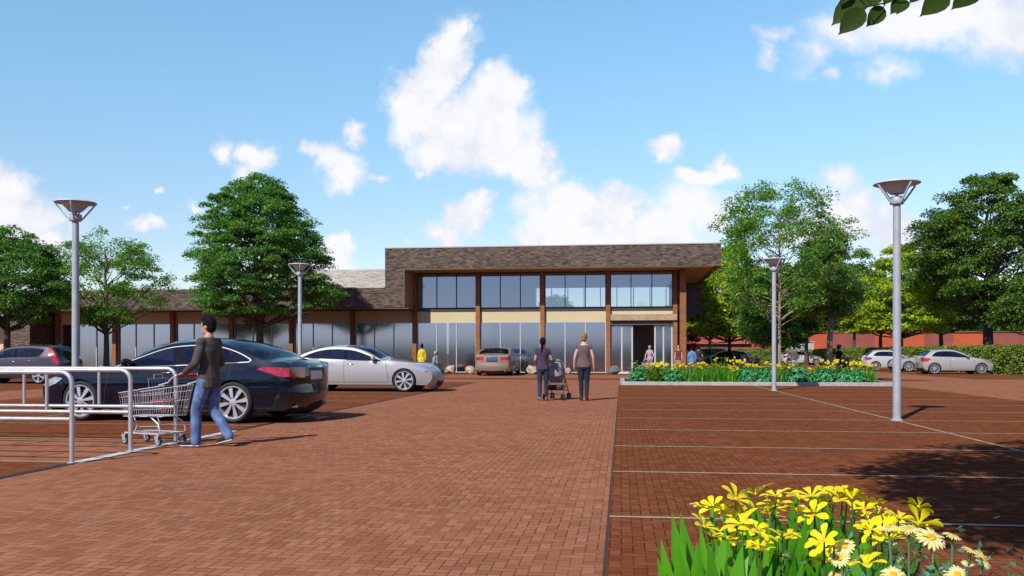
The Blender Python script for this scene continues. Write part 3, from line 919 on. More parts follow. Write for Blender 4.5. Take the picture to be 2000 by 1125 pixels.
HATCH = dict(SEDAN, L=3.95, W=.87, tf=.22, tr=.14, tumble=.40, rw=.315, belt=[(1.2, .90), (2.5, .955), (3.9, 1.0)],
    seam=[(.30, .20), (.17, .34), (.13, .50), (.18, .63), (.36, .745), (.72, .845), (1.12, .91), (1.34, .95), (1.75, 1.17), (2.1, 1.315), (2.4, 1.36), (2.75, 1.365), (3.1, 1.335), (3.35, 1.27), (3.6, 1.10), (3.76, .95), (3.82, .86), (3.84, .74), (3.83, .60), (3.84, .48), (3.80, .32), (3.68, .22)],
    crown=[(0, .20), (1, .21), (2, .21), (3, .18), (4, .11), (5, .06), (6, .06), (7, .12), (8, .15), (9, .09), (10, .06), (11, .06), (12, .06), (13, .07), (14, .09), (15, .09), (16, .09), (18, .11), (21, .10)],
    arch=[(.80, .345), (3.27, .345)],
    side=[(('dlo',), [(1.36, .93), (1.75, 1.10), (2.1, 1.245), (2.4, 1.285), (2.75, 1.29), (3.05, 1.265), (3.22, 1.20), (3.40, 1.03), (3.30, .99), (2.4, .965), (1.7, .935)]),
          (('headlight',), [(.10, .60), (.30, .60), (.55, .66), (.68, .76), (.58, .79), (.30, .755), (.14, .70)]),
          (('tail_light',), [(3.45, .86), (3.56, .76), (3.68, .70), (4.0, .69), (4.0, .90), (3.6, .90)])],
    panes=[(1.0, 2.20, (0, -.05)), (2.28, 4.0, (-.05, 0))],
    gaps=[(1.16, .30, 1.20, .90), (2.42, .28, 2.50, .95), (1.16, .30, 2.42, .28)],
    wrap=[(('windscreen',), [(7.1, -.90), (7.0, 0), (7.1, .90), (8.4, .91), (9.5, .88), (9.65, 0), (9.5, -.88), (8.4, -.91)], False),
          (('rear_window',), [(13.0, -.80), (12.95, 0), (13.0, .80), (14.0, .86), (14.85, .82), (14.9, 0), (14.85, -.82), (14.0, -.86)], False),
          (('headlight',), [(2.75, .48), (2.65, .75), (2.6, 1.2), (4.3, 1.2), (3.9, .85), (3.45, .58)], True),
          (('tail_light',), [(15.3, .55), (15.3, 1.3), (17.2, 1.3), (17.1, .75), (16.6, .55)], True),
          (('grille',), [(1.0, -.30), (1.0, .30), (3.3, .36), (3.35, 0), (3.3, -.36)], False),
          (('lower_grille',), [(.7, -.70), (.7, .70), (1.2, .75), (1.2, -.75)], False),
          (('number_plate',), [(18.2, -.30), (18.2, .30), (18.9, .30), (18.9, -.30)], False),
          (('diffuser',), [(19.7, -.80), (19.7, .80), (20.8, .80), (20.8, -.80)], False)],
    dash=1.35, cab1=3.35, shelf=.9, seats=[(2.15, .36, .24), (2.15, -.36, .24), (2.95, 0, .6)], mirror=(1.55, .965), handles=[2.30], rim=(10, .05, .06, .03), exhaust=[], chrome=False, hmat=None, plate=M['plated'])

LEAF = dict(HATCH, L=4.45, W=.885, tumble=.36, belt=[(1.2, .94), (2.6, 1.0), (4.4, 1.09)],
    seam=[(.32, .20), (.18, .36), (.14, .52), (.22, .68), (.42, .80), (.78, .91), (1.12, .985), (1.32, 1.03), (1.80, 1.28), (2.2, 1.42), (2.6, 1.48), (3.1, 1.485), (3.55, 1.46), (3.92, 1.40), (4.14, 1.20), (4.27, 1.0), (4.33, .88), (4.35, .74), (4.34, .60), (4.34, .48), (4.30, .32), (4.18, .22)],
    arch=[(.85, .345), (3.55, .345)], rw=.325,
    side=[(('dlo',), [(1.36, 1.01), (1.80, 1.20), (2.2, 1.345), (2.6, 1.395), (3.1, 1.40), (3.5, 1.365), (3.72, 1.33), (3.58, 1.12), (3.40, 1.055), (2.5, 1.03), (1.7, 1.0)]),
          (('headlight',), [(.16, .70), (.40, .72), (.95, .92), (.85, .93), (.45, .84)]),
          (('tail_light',), [(3.86, 1.43), (3.93, 1.15), (4.06, .93), (4.18, .78), (4.5, .76), (4.5, 1.0), (4.18, 1.18), (4.0, 1.5), (3.9, 1.5)])],
    panes=[(1.0, 2.50, (0, -.1)), (2.60, 3.40, (-.1, -.5)), (3.46, 4.3, (-.5, 0))],
    gaps=[(1.22, .30, 1.24, .98), (2.52, .28, 2.54, 1.0), (3.15, .30, 3.36, .7), (3.36, .7, 3.46, 1.05), (1.22, .30, 3.15, .30)],
    wrap=[(('windscreen',), [(7.1, -.90), (7.0, 0), (7.1, .90), (8.4, .91), (9.5, .88), (9.65, 0), (9.5, -.88), (8.4, -.91)], False),
          (('dark_panel',), [(12.95, -.86), (12.95, .86), (15.6, .80), (16.9, .72), (16.9, -.72), (15.6, -.80)], False),
          (('rear_window',), [(13.05, -.78), (13.02, 0), (13.05, .78), (14.0, .80), (14.75, .74), (14.8, 0), (14.75, -.74), (14.0, -.80)], False),
          (('tail_light',), [(13.0, .89), (13.0, 1.3), (17.0, 1.3), (16.8, .90), (15.0, .88)], True),
          (('headlight',), [(2.75, .60), (2.65, .75), (2.6, 1.2), (4.3, 1.2), (3.9, .85), (3.45, .62)], True),
          (('lower_grille',), [(.7, -.70), (.7, .70), (1.2, .75), (1.2, -.75)], False),
          (('number_plate',), [(17.3, -.30), (17.3, .30), (18.0, .30), (18.0, -.30)], False),
          (('diffuser',), [(19.3, -.86), (19.3, .86), (20.8, .82), (20.8, -.82)], False)],
    dash=1.4, cab1=3.6, shelf=1.0, seats=[(2.35, .37, .24), (2.35, -.37, .24), (3.2, 0, .6)], mirror=(1.62, 1.04), handles=[2.42, 3.12], rim=(5, .15, .10, .03), hmat=M['chrome'], fin=(3.75, 1.50))

SUV = dict(LEAF, L=4.5, side=[LEAF['side'][0], LEAF['side'][1], (('tail_light',), [(4.0, 1.02), (4.06, .90), (4.5, .88), (4.5, 1.12), (4.1, 1.12)])],
    wrap=[w for w in LEAF['wrap'] if w[0][0] not in ('dark_panel', 'tail_light')] + [(('tail_light',), [(14.6, .60), (14.6, 1.3), (16.0, 1.3), (16.0, .60)], True)], fin=None)

P_dark = paint('midnight_blue_paint', (.0016, .0036, .0115), .0, .4, .05)
P_silver = paint('silver_paint', (.36, .355, .345), .2, .5, .2)
P_tan = paint('champagne_paint', (.27, .20, .145), .15, .5, .25)
P_purple = paint('plum_paint', (.045, .027, .040), .2, .4)
P_white = paint('white_paint', (.46, .455, .445), .0, .4)
P_lsilver = paint('pale_silver_paint', (.36, .35, .33), .1, .5, .2)
P_blue = paint('navy_paint', (.007, .014, .04), .0, .4, .1)
P_grey = paint('light_grey_paint', (.28, .29, .29), .4, .4)

CG = 'cars standing on the brick car park'
def place_car(o, lb, u, v, rz, s=1.04, nm=None):
    o.location = (u, v, .008); o.rotation_euler = (0, 0, R(rz)); o.scale = (s, s, s)
    return tag(o, lb, 'car', CG)
WEST, EAST, NORTH = 180, 0, 90

dark = make_car('sedan_car', SEDAN, P_dark)
place_car(dark, 'glossy midnight blue sedan parked behind the trolley rails with a driver inside', -8.22, 15.75, WEST - 4.5)
silv = make_car('sedan_car', dict(SEDAN, plate=M['plated']), P_silver)
place_car(silv, 'bright silver sedan parked nose out towards the brick lane behind the blue sedan', -8.55, 28.25, EAST)
def recolour(o, name_to_mat):
    for ch in o.children:
        st = ch.name.split('.')[0]
        if st in name_to_mat and ch.type == 'MESH':
            ch.data = ch.data.copy(); ch.data.materials[0] = name_to_mat[st]
        recolour(ch, name_to_mat)
tanc = copy_tree(silv)
recolour(tanc, dict(body=P_tan, wing_mirror=P_tan))
place_car(tanc, 'champagne tan sedan seen from behind, driving towards the shop front', -7.05, 50.0, NORTH, 1.1)
leaf = make_car('hatchback_car', LEAF, P_purple)
place_car(leaf, 'plum purple hatchback with boomerang red tail lights at the end pier of the shop', -24.9, 33.6, WEST)
sh = make_car('hatchback_car', HATCH, P_lsilver)
place_car(sh, 'pale silver three-door hatchback, front of the parked row at the tall hedge', 19.8, 55.2, EAST, 1.06)
wh = copy_tree(sh); recolour(wh, dict(body=P_white, wing_mirror=P_white))
place_car(wh, 'white hatchback with red tail light, farthest of the three before the hedge', 19.5, 66.2, EAST, 1.06)
ms = copy_tree(silv); recolour(ms, dict(body=P_lsilver, wing_mirror=P_lsilver))
place_car(ms, 'pale silver sedan nose out to the lane between the two hatchbacks at the hedge', 20.75, 62.4, WEST, 1.0)
fw_ = copy_tree(sh); recolour(fw_, dict(body=P_white, wing_mirror=P_white))
place_car(fw_, 'white hatchback in front of the grey shed with a man standing at its back', 19.2, 96.5, EAST, 1.1)
bl = make_car('van_car', SUV, P_blue)
place_car(bl, 'dark navy people carrier behind the flower bed beside the shop corner', 7.85, 68.0, WEST - 18, .94)
gr = copy_tree(bl); recolour(gr, dict(body=P_grey, wing_mirror=P_grey))
place_car(gr, 'light grey people carrier half hidden behind the dark navy one', 6.7, 73.0, WEST - 12, 1.1)
# ------------------------------------------------------------------ trees
def leaf_quads(C, size, nrm, axis, droop=.0):
    """diamond leaves: centres C (N,3), sizes (N,), normals and long axes"""
    axis = axis - nrm * (axis * nrm).sum(1)[:, None]
    axis /= np.linalg.norm(axis, axis=1)[:, None] + 1e-9
    side = np.cross(nrm, axis)
    s = size[:, None]
    a = C - axis * s * .55; b = C + side * s * .27 + axis * s * .02 + nrm * s * .05
    c = C + axis * s * .55 - nrm * s * .1; d = C - side * s * .27 + axis * s * .02 + nrm * s * .05
    return np.stack([a, b, c, d], 1)

def unit(v): return v / (np.linalg.norm(v, axis=1)[:, None] + 1e-9)

def crown_leaves(cl, r, n, size, flat, seed, up=.8, skew=1.0):
    """CL (K,3) clump centres with radii R (K,), N leaves each, clumps flattened by FLAT"""
    g = np.random.default_rng(seed)
    K = len(cl)
    d = unit(g.normal(size=(K * n, 3))); rad = g.uniform(0, 1, (K * n, 1)) ** .45
    rr = np.repeat(r, n)[:, None]
    off = d * rad * rr; off[:, 2] *= flat
    # clumps sag at their outer edge
    off[:, 2] -= (off[:, 0] ** 2 + off[:, 1] ** 2) / rr[:, 0] * .28
    C = np.repeat(cl, n, 0) + off
    nr = unit(g.normal(size=(K * n, 3)) * .75 + np.array([0, 0, up]) + unit(off) * .3)
    ax = unit(off * np.array([1, 1, .4]) + g.normal(size=(K * n, 3)) * .25 * rr + np.array([0, 0, -.12]) * rr)
    return leaf_quads(C, size * g.uniform(.65, 1.3, K * n), nr, ax)

def make_tree(name, lb, loc, H, tr, base, prof, K, n, leaf, clump, bark, leafm, seed, flat=.45, lean=(0, 0), forks=None, group=None, stem_top=.8, shell=.55, limbs=34, up=.8, holes=0.):
    """prof: (height share of the crown, radius) pairs; BASE the crown's lowest height"""
    g = np.random.default_rng(seed)
    t = thing(name, lb, 'tree', (loc[0], loc[1], 0), g.uniform(0, 6.28), group)
    hs = np.array([p[0] for p in prof]); rs = np.array([p[1] for p in prof])
    # clump centres: in layered whorls, mostly near the outline
    z = np.sort(g.uniform(0, 1, K * 3)); w = np.interp(z, hs, rs)
    z = g.choice(z, K, p=w / w.sum())
    R0 = np.interp(z, hs, rs)
    ph = g.uniform(0, 2 * math.pi, K)
    lump = 1 + .16 * np.sin(3 * ph + seed) * np.sin(5 * z + seed) + .12 * np.sin(5 * ph + 2.1 * seed + 7 * z)
    rr = R0 * lump * (shell + (1 - shell) * g.uniform(0, 1, K) ** .5) * g.uniform(.75, 1.02, K)
    cl = np.stack([rr * np.cos(ph) + lean[0] * z, rr * np.sin(ph) + lean[1] * z, base + z * (H - base)], 1)
    if holes: 
        hc = cl[g.choice(K, max(1, int(holes)))]
        keep = np.min(np.linalg.norm(cl[:, None] - hc[None], axis=2), axis=1) > clump * .9
        cl = cl[keep]; z = z[keep]
    K = len(cl)
    cr_ = clump * g.uniform(.6, 1.25, K)
    put('crown', quads_mesh('crown', crown_leaves(cl, cr_, n, leaf, flat, seed + 1, up)), leafm, t)
    # trunk and limbs
    b = MB()
    top = base + (H - base) * stem_top
    st = []; rad = []
    m = 9
    wob = g.normal(size=(m + 1, 2)) * tr * .5
    for i in range(m + 1):
        f = i / m
        st.append((wob[i][0] * f + lean[0] * max(0, f - .3), wob[i][1] * f + lean[1] * max(0, f - .3), top * f))
        rad.append(tr * (1.0 - .82 * f) * (1.35 if i == 0 else 1))
    st[0] = (0, 0, -.05)
    b.tube(st, rad, 10)
    stv = [Vector(p) for p in st]
    order = g.permutation(K)[:limbs]
    for i in order:
        e = Vector(cl[i]); hz = math.hypot(e.x, e.y)
        z0 = max(base * .78, min(top * .92, e.z - hz * g.uniform(.45, .95)))
        f = z0 / top * m; k = min(m - 1, int(f)); s0 = stv[k].lerp(stv[k + 1], f - k)
        r0 = max(.012, tr * (1 - .8 * z0 / top) * .5)
        mid = s0.lerp(e, .5) + Vector((g.normal() * .12, g.normal() * .12, -hz * .06 + g.normal() * .1))
        path = [s0, s0.lerp(mid, .5) + Vector((0, 0, .02)), mid, mid.lerp(e, .55) + Vector((g.normal() * .08, g.normal() * .08, .05)), e]
        b.tube(path, [r0, r0 * .75, r0 * .52, r0 * .3, .006], 6)
        for q in range(2):
            e2 = e + Vector((g.normal() * clump * .9, g.normal() * clump * .9, g.normal() * clump * .3))
            b.tube([path[2 + q], path[2 + q].lerp(e2, .5) + Vector((0, 0, .06)), e2], [r0 * .3, r0 * .18, .005], 5)
    b.build('trunk', bark, t, 60)
    return t

L_mid = leafmat('mid_green_leaf', (0.047, 0.129, 0.025), (0.099, 0.248, 0.040), (0.234, 0.430, 0.077))
L_deep = leafmat('deep_green_leaf', (0.022, 0.069, 0.018), (0.053, 0.137, 0.031), (0.132, 0.249, 0.051), .25)
L_fresh = leafmat('fresh_green_leaf', (0.062, 0.164, 0.022), (0.143, 0.315, 0.039), (0.289, 0.503, 0.074))
L_yel = leafmat('yellow_green_leaf', (0.144, 0.233, 0.016), (0.356, 0.468, 0.026), (0.634, 0.737, 0.054))
L_blue = leafmat('blue_green_leaf', (0.030, 0.100, 0.045), (0.070, 0.184, 0.080), (0.151, 0.302, 0.142))
L_grey = leafmat('grey_green_leaf', (0.062, 0.143, 0.035), (0.154, 0.285, 0.064), (0.322, 0.467, 0.127))
L_aqua = leafmat('aqua_leaf', (0.030, 0.168, 0.056), (0.064, 0.296, 0.104), (0.153, 0.474, 0.191), .25)
L_gold = leafmat('bronze_green_leaf', (0.106, 0.164, 0.013), (0.211, 0.282, 0.021), (0.377, 0.424, 0.051))

L_huge = leafmat('broad_dark_leaf', (0.034, 0.084, 0.010), (0.081, 0.171, 0.020), (0.202, 0.306, 0.040), .3)
def gp(x, D):
    a = (x - 1000) / 1700 * D
    return (a * math.cos(YAW) - D * math.sin(YAW), a * math.sin(YAW) + D * math.cos(YAW))

TG = 'trees round the car park'
# left of the shop
make_tree('broadleaf_tree', 'dark green layered tree cut by the left picture edge, over the beige boarded wall', (-30.6, 40.2), 7.6, .2, 3.0, [(0, 1.6), (.15, 2.9), (.4, 3.2), (.7, 2.4), (.9, 1.2), (1, .3)], 300, 150, .125, .62, M['bark'], L_mid, 21, .32, group=TG, limbs=60)
make_tree('broadleaf_tree', 'small airy light green tree behind the left lamp and the plum hatchback', gp(208, 46), 7.75, .17, 2.85, [(0, 1.2), (.2, 2.75), (.5, 3.15), (.8, 2.4), (1, .8)], 190, 105, .12, .55, mat('mossy_bark', (.10, .10, .05), .95, var=.4, scale=8, bump=.8, bscale=12), L_fresh, 22, .5, group=TG, limbs=50)
make_tree('broadleaf_tree', 'big dense cone-shaped tree before the shop front, tallest on the left', gp(508, 46.5), 10.85, .24, 3.35, [(0, 3.0), (.1, 4.0), (.3, 3.95), (.55, 3.45), (.8, 2.4), (.93, 1.2), (1, .25)], 560, 190, .125, .66, M['bark'], L_mid, 23, .28, group=TG, limbs=75, shell=.45)
# trees standing in the flower bed
make_tree('airy_tree', 'tall airy arching tree on a thin pale stem in the flower bed', gp(1523, 36.2), 8.35, .085, 3.0, [(0, 1.5), (.3, 2.6), (.6, 2.75), (.85, 2.0), (1, .8)], 320, 80, .105, .46, M['barkpale'], L_fresh, 31, .5, lean=(0, .0), group=TG, limbs=70, holes=3)
make_tree('dense_tree', 'dense dark green round-crowned tree on a dark trunk right behind the small lamp', gp(1519, 40.5), 5.35, .14, 1.6, [(0, 1.0), (.2, 1.75), (.5, 1.9), (.8, 1.4), (1, .4)], 300, 110, .12, .42, mat('mossy_dark_bark', (.045, .05, .025), .95, var=.4, scale=8, bump=.8, bscale=12), L_mid, 32, .5, group=TG)
make_tree('street_tree', 'grey green tree with straight pale trunk at the right part of the flower bed', gp(1620, 38.6), 6.75, .165, 3.0, [(0, .8), (.15, 1.5), (.45, 1.65), (.75, 1.4), (1, .45)], 230, 130, .105, .42, M['barkpale'], L_grey, 33, .6, group=TG, limbs=40)
# trees behind the parked cars and the hedge
make_tree('spreading_tree', 'huge dark spreading tree with thick purplish trunk rising behind the hedge', gp(1930, 66), 14.8, .42, 4.4, [(0, 3.0), (.15, 5.2), (.4, 6.2), (.65, 5.5), (.85, 3.6), (1, 1.0)], 330, 210, .21, 1.0, M['barkdark'], L_huge, 41, .36, group=TG, limbs=80, shell=.5)
make_tree('spreading_tree', 'yellow green layered tree behind the hedge and the tall right lamp', gp(1760, 74), 10.6, .2, 3.2, [(0, 3.4), (.2, 4.7), (.5, 4.2), (.8, 2.3), (1, .4)], 230, 100, .27, .95, M['bark'], L_yel, 42, .3, group=TG, limbs=50)
make_tree('spreading_tree', 'yellow green layered tree beside the shop corner, above the navy people carrier', gp(1425, 66), 9.4, .16, 2.7, [(0, 3.0), (.2, 3.9), (.55, 3.4), (.85, 1.7), (1, .4)], 250, 95, .25, .85, M['bark'], L_yel, 43, .3, group=TG, limbs=50)
make_tree('broadleaf_tree', 'yellow green bushy tree close against the right end of the shop', gp(1386, 84), 11.0, .16, 3.2, [(0, 2.2), (.3, 3.6), (.7, 2.9), (1, .5)], 190, 90, .25, .8, M['bark'], L_yel, 44, .4, group=TG)
make_tree('broadleaf_tree', 'yellow green tree seen between the dark round tree and the pale trunk', gp(1575, 92), 11.0, .2, 3.8, [(0, 3.0), (.25, 4.2), (.6, 3.8), (1, .6)], 240, 95, .28, .9, M['bark'], L_gold, 45, .4, group=TG)
make_tree('broadleaf_tree', 'blue green tree far behind the hedge, right of the pale trunk', gp(1668, 112), 12.6, .25, 4.8, [(0, 3.6), (.3, 5.4), (.7, 4.2), (1, .8)], 240, 95, .36, 1.2, M['bark'], L_blue, 46, .45, group=TG)
make_tree('broadleaf_tree', 'dark bushy tree behind the hedge between the tall lamp and the huge tree', gp(1838, 88), 10.4, .25, 4.0, [(0, 3.8), (.25, 5.0), (.6, 4.3), (1, .8)], 300, 100, .30, 1.05, M['barkdark'], L_deep, 47, .45, group=TG)
make_tree('broadleaf_tree', 'low tree cut by the right picture edge behind the hedge', gp(2022, 60), 7.0, .22, 2.9, [(0, 1.8), (.3, 2.6), (.65, 2.3), (1, .5)], 250, 120, .18, .8, M['bark'], L_huge, 48, .4, group=TG)
make_tree('broadleaf_tree', 'deep green tree far off behind the dark round tree', gp(1490, 108), 11.8, .25, 4.6, [(0, 3.8), (.3, 5.2), (.7, 4.2), (1, .8)], 250, 95, .35, 1.15, M['bark'], L_mid, 49, .45, group=TG)
make_tree('broadleaf_tree', 'mid green tree far off behind the yellow green tree right of the pale trunk', gp(1720, 98), 9.5, .25, 4.4, [(0, 3.4), (.3, 4.6), (.7, 3.6), (1, .8)], 220, 95, .32, 1.05, M['bark'], L_mid, 50, .45, group=TG)
make_tree('broadleaf_tree', 'tree far behind the shop, its top showing through the upper windows', (-7.5, 98), 7.6, .25, 2.4, [(0, 2.4), (.3, 3.2), (.7, 2.6), (1, .8)], 120, 80, .3, .9, M['bark'], L_mid, 51, .45, group=TG)
# small red-leaved shrub at the shop's right corner
make_tree('red_shrub', 'small red leaved shrub by the corner post at the right end of the shop', gp(1352, 58), 2.9, .05, 1.4, [(0, .3), (.4, .5), (1, .2)], 34, 50, .12, .32, M['barkpale'], leafmat('red_leaf', (.16, .02, .012), (.30, .04, .02), (.40, .09, .03)), 52, .6, group=TG, limbs=16)

# the tree over the camera's right shoulder: its shadow and one low twig are what the photo shows of it
g = np.random.default_rng(61)
tov = thing('shade_tree', 'overhanging tree whose leafy twig tips hang into the top right and shade the bays', 'tree', (4.7, 2.0, 0))
K = 380
ph = g.uniform(0, 6.28, K); rad = 2.9 * g.uniform(.1, 1, K) ** .55
cl = np.stack([-1.30 + rad * np.cos(ph) * 1.14, .15 + rad * np.sin(ph) * 1.62, 5.5 + g.normal(size=K) * .45 - .05 * rad ** 2], 1)
cl[:, 2] = np.maximum(cl[:, 2], 4.8)
put('crown', quads_mesh('crown', crown_leaves(cl, .58 * g.uniform(.6, 1.2, K), 120, .145, .5, 62)), L_mid, tov)
b = MB()
b.tube([(0, 0, -.05), (.05, .02, 1.2), (-.05, .05, 2.6), (-.5, .3, 3.8), (-1.2, .7, 4.8), (-1.6, .9, 5.6)], [.2, .16, .145, .12, .08, .03], 10)
for i in range(0, K, 3):
    e = Vector(cl[i]); b.tube([(-.5, .3, 3.8), Vector((-.9, .5, 4.4)).lerp(e, .5), e], [.05, .028, .006], 5)
b.build('trunk', M['bark'], tov, 60)
def big_leaf(o, d, nrm, L, W_):
    """pointed oval leaf folded along its midrib"""
    d = d.normalized(); s = nrm.cross(d).normalized(); n = d.cross(s).normalized()
    V_ = []; F = []
    prof = [(0, .03), (.12, .55), (.3, .92), (.5, 1.0), (.7, .80), (.86, .42), (.95, .13), (1.04, .0)]
    for (t_, w_) in prof:
        c = o + d * (L * t_) - n * (L * .10 * t_ * t_)
        V_ += [c + s * (W_ * .5 * w_) + n * (W_ * .14 * w_), c, c - s * (W_ * .5 * w_) + n * (W_ * .14 * w_)]
    for i in range(len(prof) - 1):
        F += [(3 * i, 3 * i + 1, 3 * i + 4, 3 * i + 3), (3 * i + 1, 3 * i + 2, 3 * i + 5, 3 * i + 4)]
    return V_, F
L_near = leafmat('near_leaf', (.020, .040, .006), (.036, .070, .010), (.06, .09, .014), .35, .45)
tw = MB()
def cam_pt(x, y, D):
    a = (x - 1000) / 1700 * D
    return Vector((a * math.cos(YAW) - D * math.sin(YAW) - 4.7, a * math.sin(YAW) + D * math.cos(YAW) - 2.0, 1.25 + (690 - y) / 1700 * D))
kp = [Vector((-.6, .35, 4.0)), Vector((-1.6, .5, 3.3)), cam_pt(1990, -70, 2.32), cam_pt(1912, -34, 2.32), cam_pt(1852, -24, 2.35), cam_pt(1790, -12, 2.47), cam_pt(1735, 4, 2.49), cam_pt(1692, 14, 2.43)]
TWP = [p_.lerp(q_, i / 8) for p_, q_ in zip(kp[2:-1], kp[3:]) for i in range(8)] + [kp[-1]]
tw.tube(kp[:3] + TWP[1:], [.022, .012, .006] + [.0042 - .0025 * i / len(TWP) for i in range(len(TWP) - 1)], 6)
for (x0, y0, x1, y1, D) in [(1690, -5, 1628, 42, 2.45), (1688, 18, 1642, 62, 2.4), (1726, 14, 1696, 48, 2.5), (1720, -22, 1694, 12, 2.5), (1765, -4, 1742, 24, 2.5), (1770, 0, 1753, 24, 2.55), (1852, -12, 1802, 26, 2.3), (1912, -16, 1862, 12, 2.3), (1795, -22, 1780, 3, 2.5), (1745, -20, 1728, 6, 2.5), (1660, -30, 1645, 5, 2.45)]:
    a, c = cam_pt(x0, y0, D), cam_pt(x1, y1, D - .03)
    l = (c - a).length
    V_, F = big_leaf(a, c - a, Vector((.3, -1, .45 + .3 * g.normal())), l, l * .56)
    tw.add(V_, F)
    k_ = min(range(len(TWP)), key=lambda i: (TWP[i] - a).length)
    tw.tube([a, a.lerp(TWP[k_], .5) + Vector((0, 0, .006)), TWP[k_]], [.0013, .0014, .0016], 5)
for i in range(46):
    f_ = g.uniform(.05, 1.72); a = kp[int(f_)].lerp(kp[int(f_) + 1], f_ % 1) + Vector((g.normal() * .04, g.normal() * .06, g.normal() * .03))
    l = g.uniform(.07, .13)
    V_, F = big_leaf(a, Vector((g.normal() * .6, g.normal() * .6, -.5)), Vector((g.normal() * .4, -1, .5)), l, l * .56)
    tw.add(V_, F)
tw.build('hanging_leaves', L_near, tov, 60)

# trees far off, closing the view under the crowns
ft = make_tree('far_tree', 'distant tree behind the long red building', gp(1640, 165), 12, .3, 2.0, [(0, 5.0), (.3, 7.5), (.7, 6.0), (1, 1.5)], 150, 90, .7, 2.2, M['bark'], L_mid, 81, .5, group='distant trees behind the red building', limbs=14)
for x_, D_, k_ in ((1720, 172, 1.1), (1790, 160, .95), (1865, 175, 1.15), (1940, 165, 1.0), (2015, 170, 1.1), (1560, 170, 1.05), (1480, 165, 1.0), (1405, 175, 1.0)):
    o = copy_tree(ft); p_ = gp(x_, D_); o.location = (p_[0], p_[1], 0); o.scale = (k_,) * 3; o.rotation_euler = (0, 0, x_)

# ------------------------------------------------------------------ hedges
def hedge(name, lb, x0, x1, y0, y1, h, n, seed, leaf=.09):
    g = np.random.default_rng(seed)
    t = thing(name, lb, 'hedge', ((x0 + x1) / 2, (y0 + y1) / 2, 0))
    lx, ly = (x1 - x0) / 2, (y1 - y0) / 2
    MB().box(-lx + .12, lx - .12, -ly + .12, ly - .12, 0, h - .12).build('branches', mat_once('hedge_core', (.012, .022, .006), .95, var=.4), t)
    A = np.array([2 * lx * h, 2 * lx * h, 2 * ly * h, 2 * ly * h, 4 * lx * ly]); f = g.choice(5, n, p=A / A.sum())
    P = g.uniform(-1, 1, (n, 3)) * np.array([lx, ly, h / 2]) + np.array([0, 0, h / 2])
    N = np.zeros((n, 3))
    bump = .06 * np.sin(P[:, 0] * 3.1 + P[:, 2] * 2) + .06 * np.sin(P[:, 1] * 2.7 + P[:, 2] * 3.3) + g.normal(size=n) * .035
    for k, (ax, sg) in enumerate([(1, -1), (1, 1), (0, -1), (0, 1), (2, 1)]):
        q = f == k
        lim = [lx, ly, h][ax]
        P[q, ax] = sg * lim + sg * bump[q] if ax < 2 else h + bump[q]
        N[q, ax] = sg
    nr = unit(N * .8 + g.normal(size=(n, 3)) * .55 + np.array([0, 0, .35])); ax = unit(g.normal(size=(n, 3)) + N * .4)
    put('leaves', quads_mesh('leaves', leaf_quads(P, leaf * g.uniform(.7, 1.4, n), nr, ax)), L_hedge, t)
    return t
L_hedge = leafmat('hedge_leaf', (0.086, 0.140, 0.017), (0.184, 0.260, 0.030), (0.318, 0.384, 0.051), .2)
hedge('hedge', 'long clipped green hedge beside the row of parked cars on the right', 22.3, 24.0, 46, 106.5, 1.62, 70000, 71, .13)
hedge('hedge', 'clipped hedge crossing far behind the flower bed and the white hatchback', 1.5, 22.2, 106, 107.5, 1.62, 16000, 72, .17)

# ------------------------------------------------------------------ buildings beyond the hedge
rb = thing('red_building', 'long low brick red building with dusky panels behind the hedge and trees', 'building', (34, 134, 0))
MB().box(-26, 34, 0, 12, 0, 4.3).build('wall', M['redwall'], rb)
b = MB()
for (x, w) in ((-24, 4.5), (-15.5, 5), (-3, 6), (10, 4), (19, 6), (29, 3.5)): MB().box(x, x + w, -.06, -.003, .2, 4.2).build('wall_panel', M['dusky'], rb)
MB().box(-26.2, 34.2, -.2, 12.2, 4.3, 4.42).build('roof', mat_once('roof_edge', (.30, .075, .045), .8), rb)
rh = thing('red_roof_house', 'low house with dusky red roof between the shop corner and the far hedge', 'building', (9.5, 128, 0))
MB().box(-5.5, 9, 0, 9, 0, 2.6).build('wall', M['dusky'], rh)
MB().add([(-6, -.5, 2.6), (9.5, -.5, 2.6), (9.5, 9.5, 2.6), (-6, 9.5, 2.6), (-4, 4.5, 4.7), (7.5, 4.5, 4.7)], [(0, 1, 5, 4), (2, 3, 4, 5), (1, 2, 5), (3, 0, 4), (3, 2, 1, 0)]).build('roof', mat_once('red_roof', (.36, .07, .05), .85, var=.15), rh)
shd = thing('grey_shed', 'plain light grey flat shed behind the white hatchback and the far hedge gap', 'shed', gp(1557, 103) + (0,))
MB().box(-1.9, 1.9, 0, 4, 0, 2.55).build('wall', M['shed'], shd)
MB().box(-2.0, 2.0, -.1, 4.1, 2.55, 2.68).build('roof', M['pole'], shd)
# unseen hedge added behind the camera to darken the shop glass reflections
hedge('hedge', 'unseen dark hedge added behind the viewer to darken the shop glass reflections', -70, 60, -24, -22, 2.3, 9000, 73, .4)
# ------------------------------------------------------------------ people
def fuse(name, shapes, voxel, it=4, fac=.5):
    """one closed skin over overlapping closed shapes"""
    me = shapes.mesh('tmp')
    o = bpy.data.objects.new('tmp', me); link(o)
    m = o.modifiers.new('r', 'REMESH'); m.mode = 'VOXEL'; m.voxel_size = voxel; m.use_smooth_shade = True
    if it:
        s = o.modifiers.new('s', 'SMOOTH'); s.iterations = it; s.factor = fac
    dg = bpy.context.evaluated_depsgraph_get()
    out = bpy.data.meshes.new_from_object(o.evaluated_get(dg)); out.name = name
    bpy.data.objects.remove(o); bpy.data.meshes.remove(me)
    out.materials.clear()
    out.polygons.foreach_set('use_smooth', [True] * len(out.polygons))
    return out

def V(*a): return Vector(a)

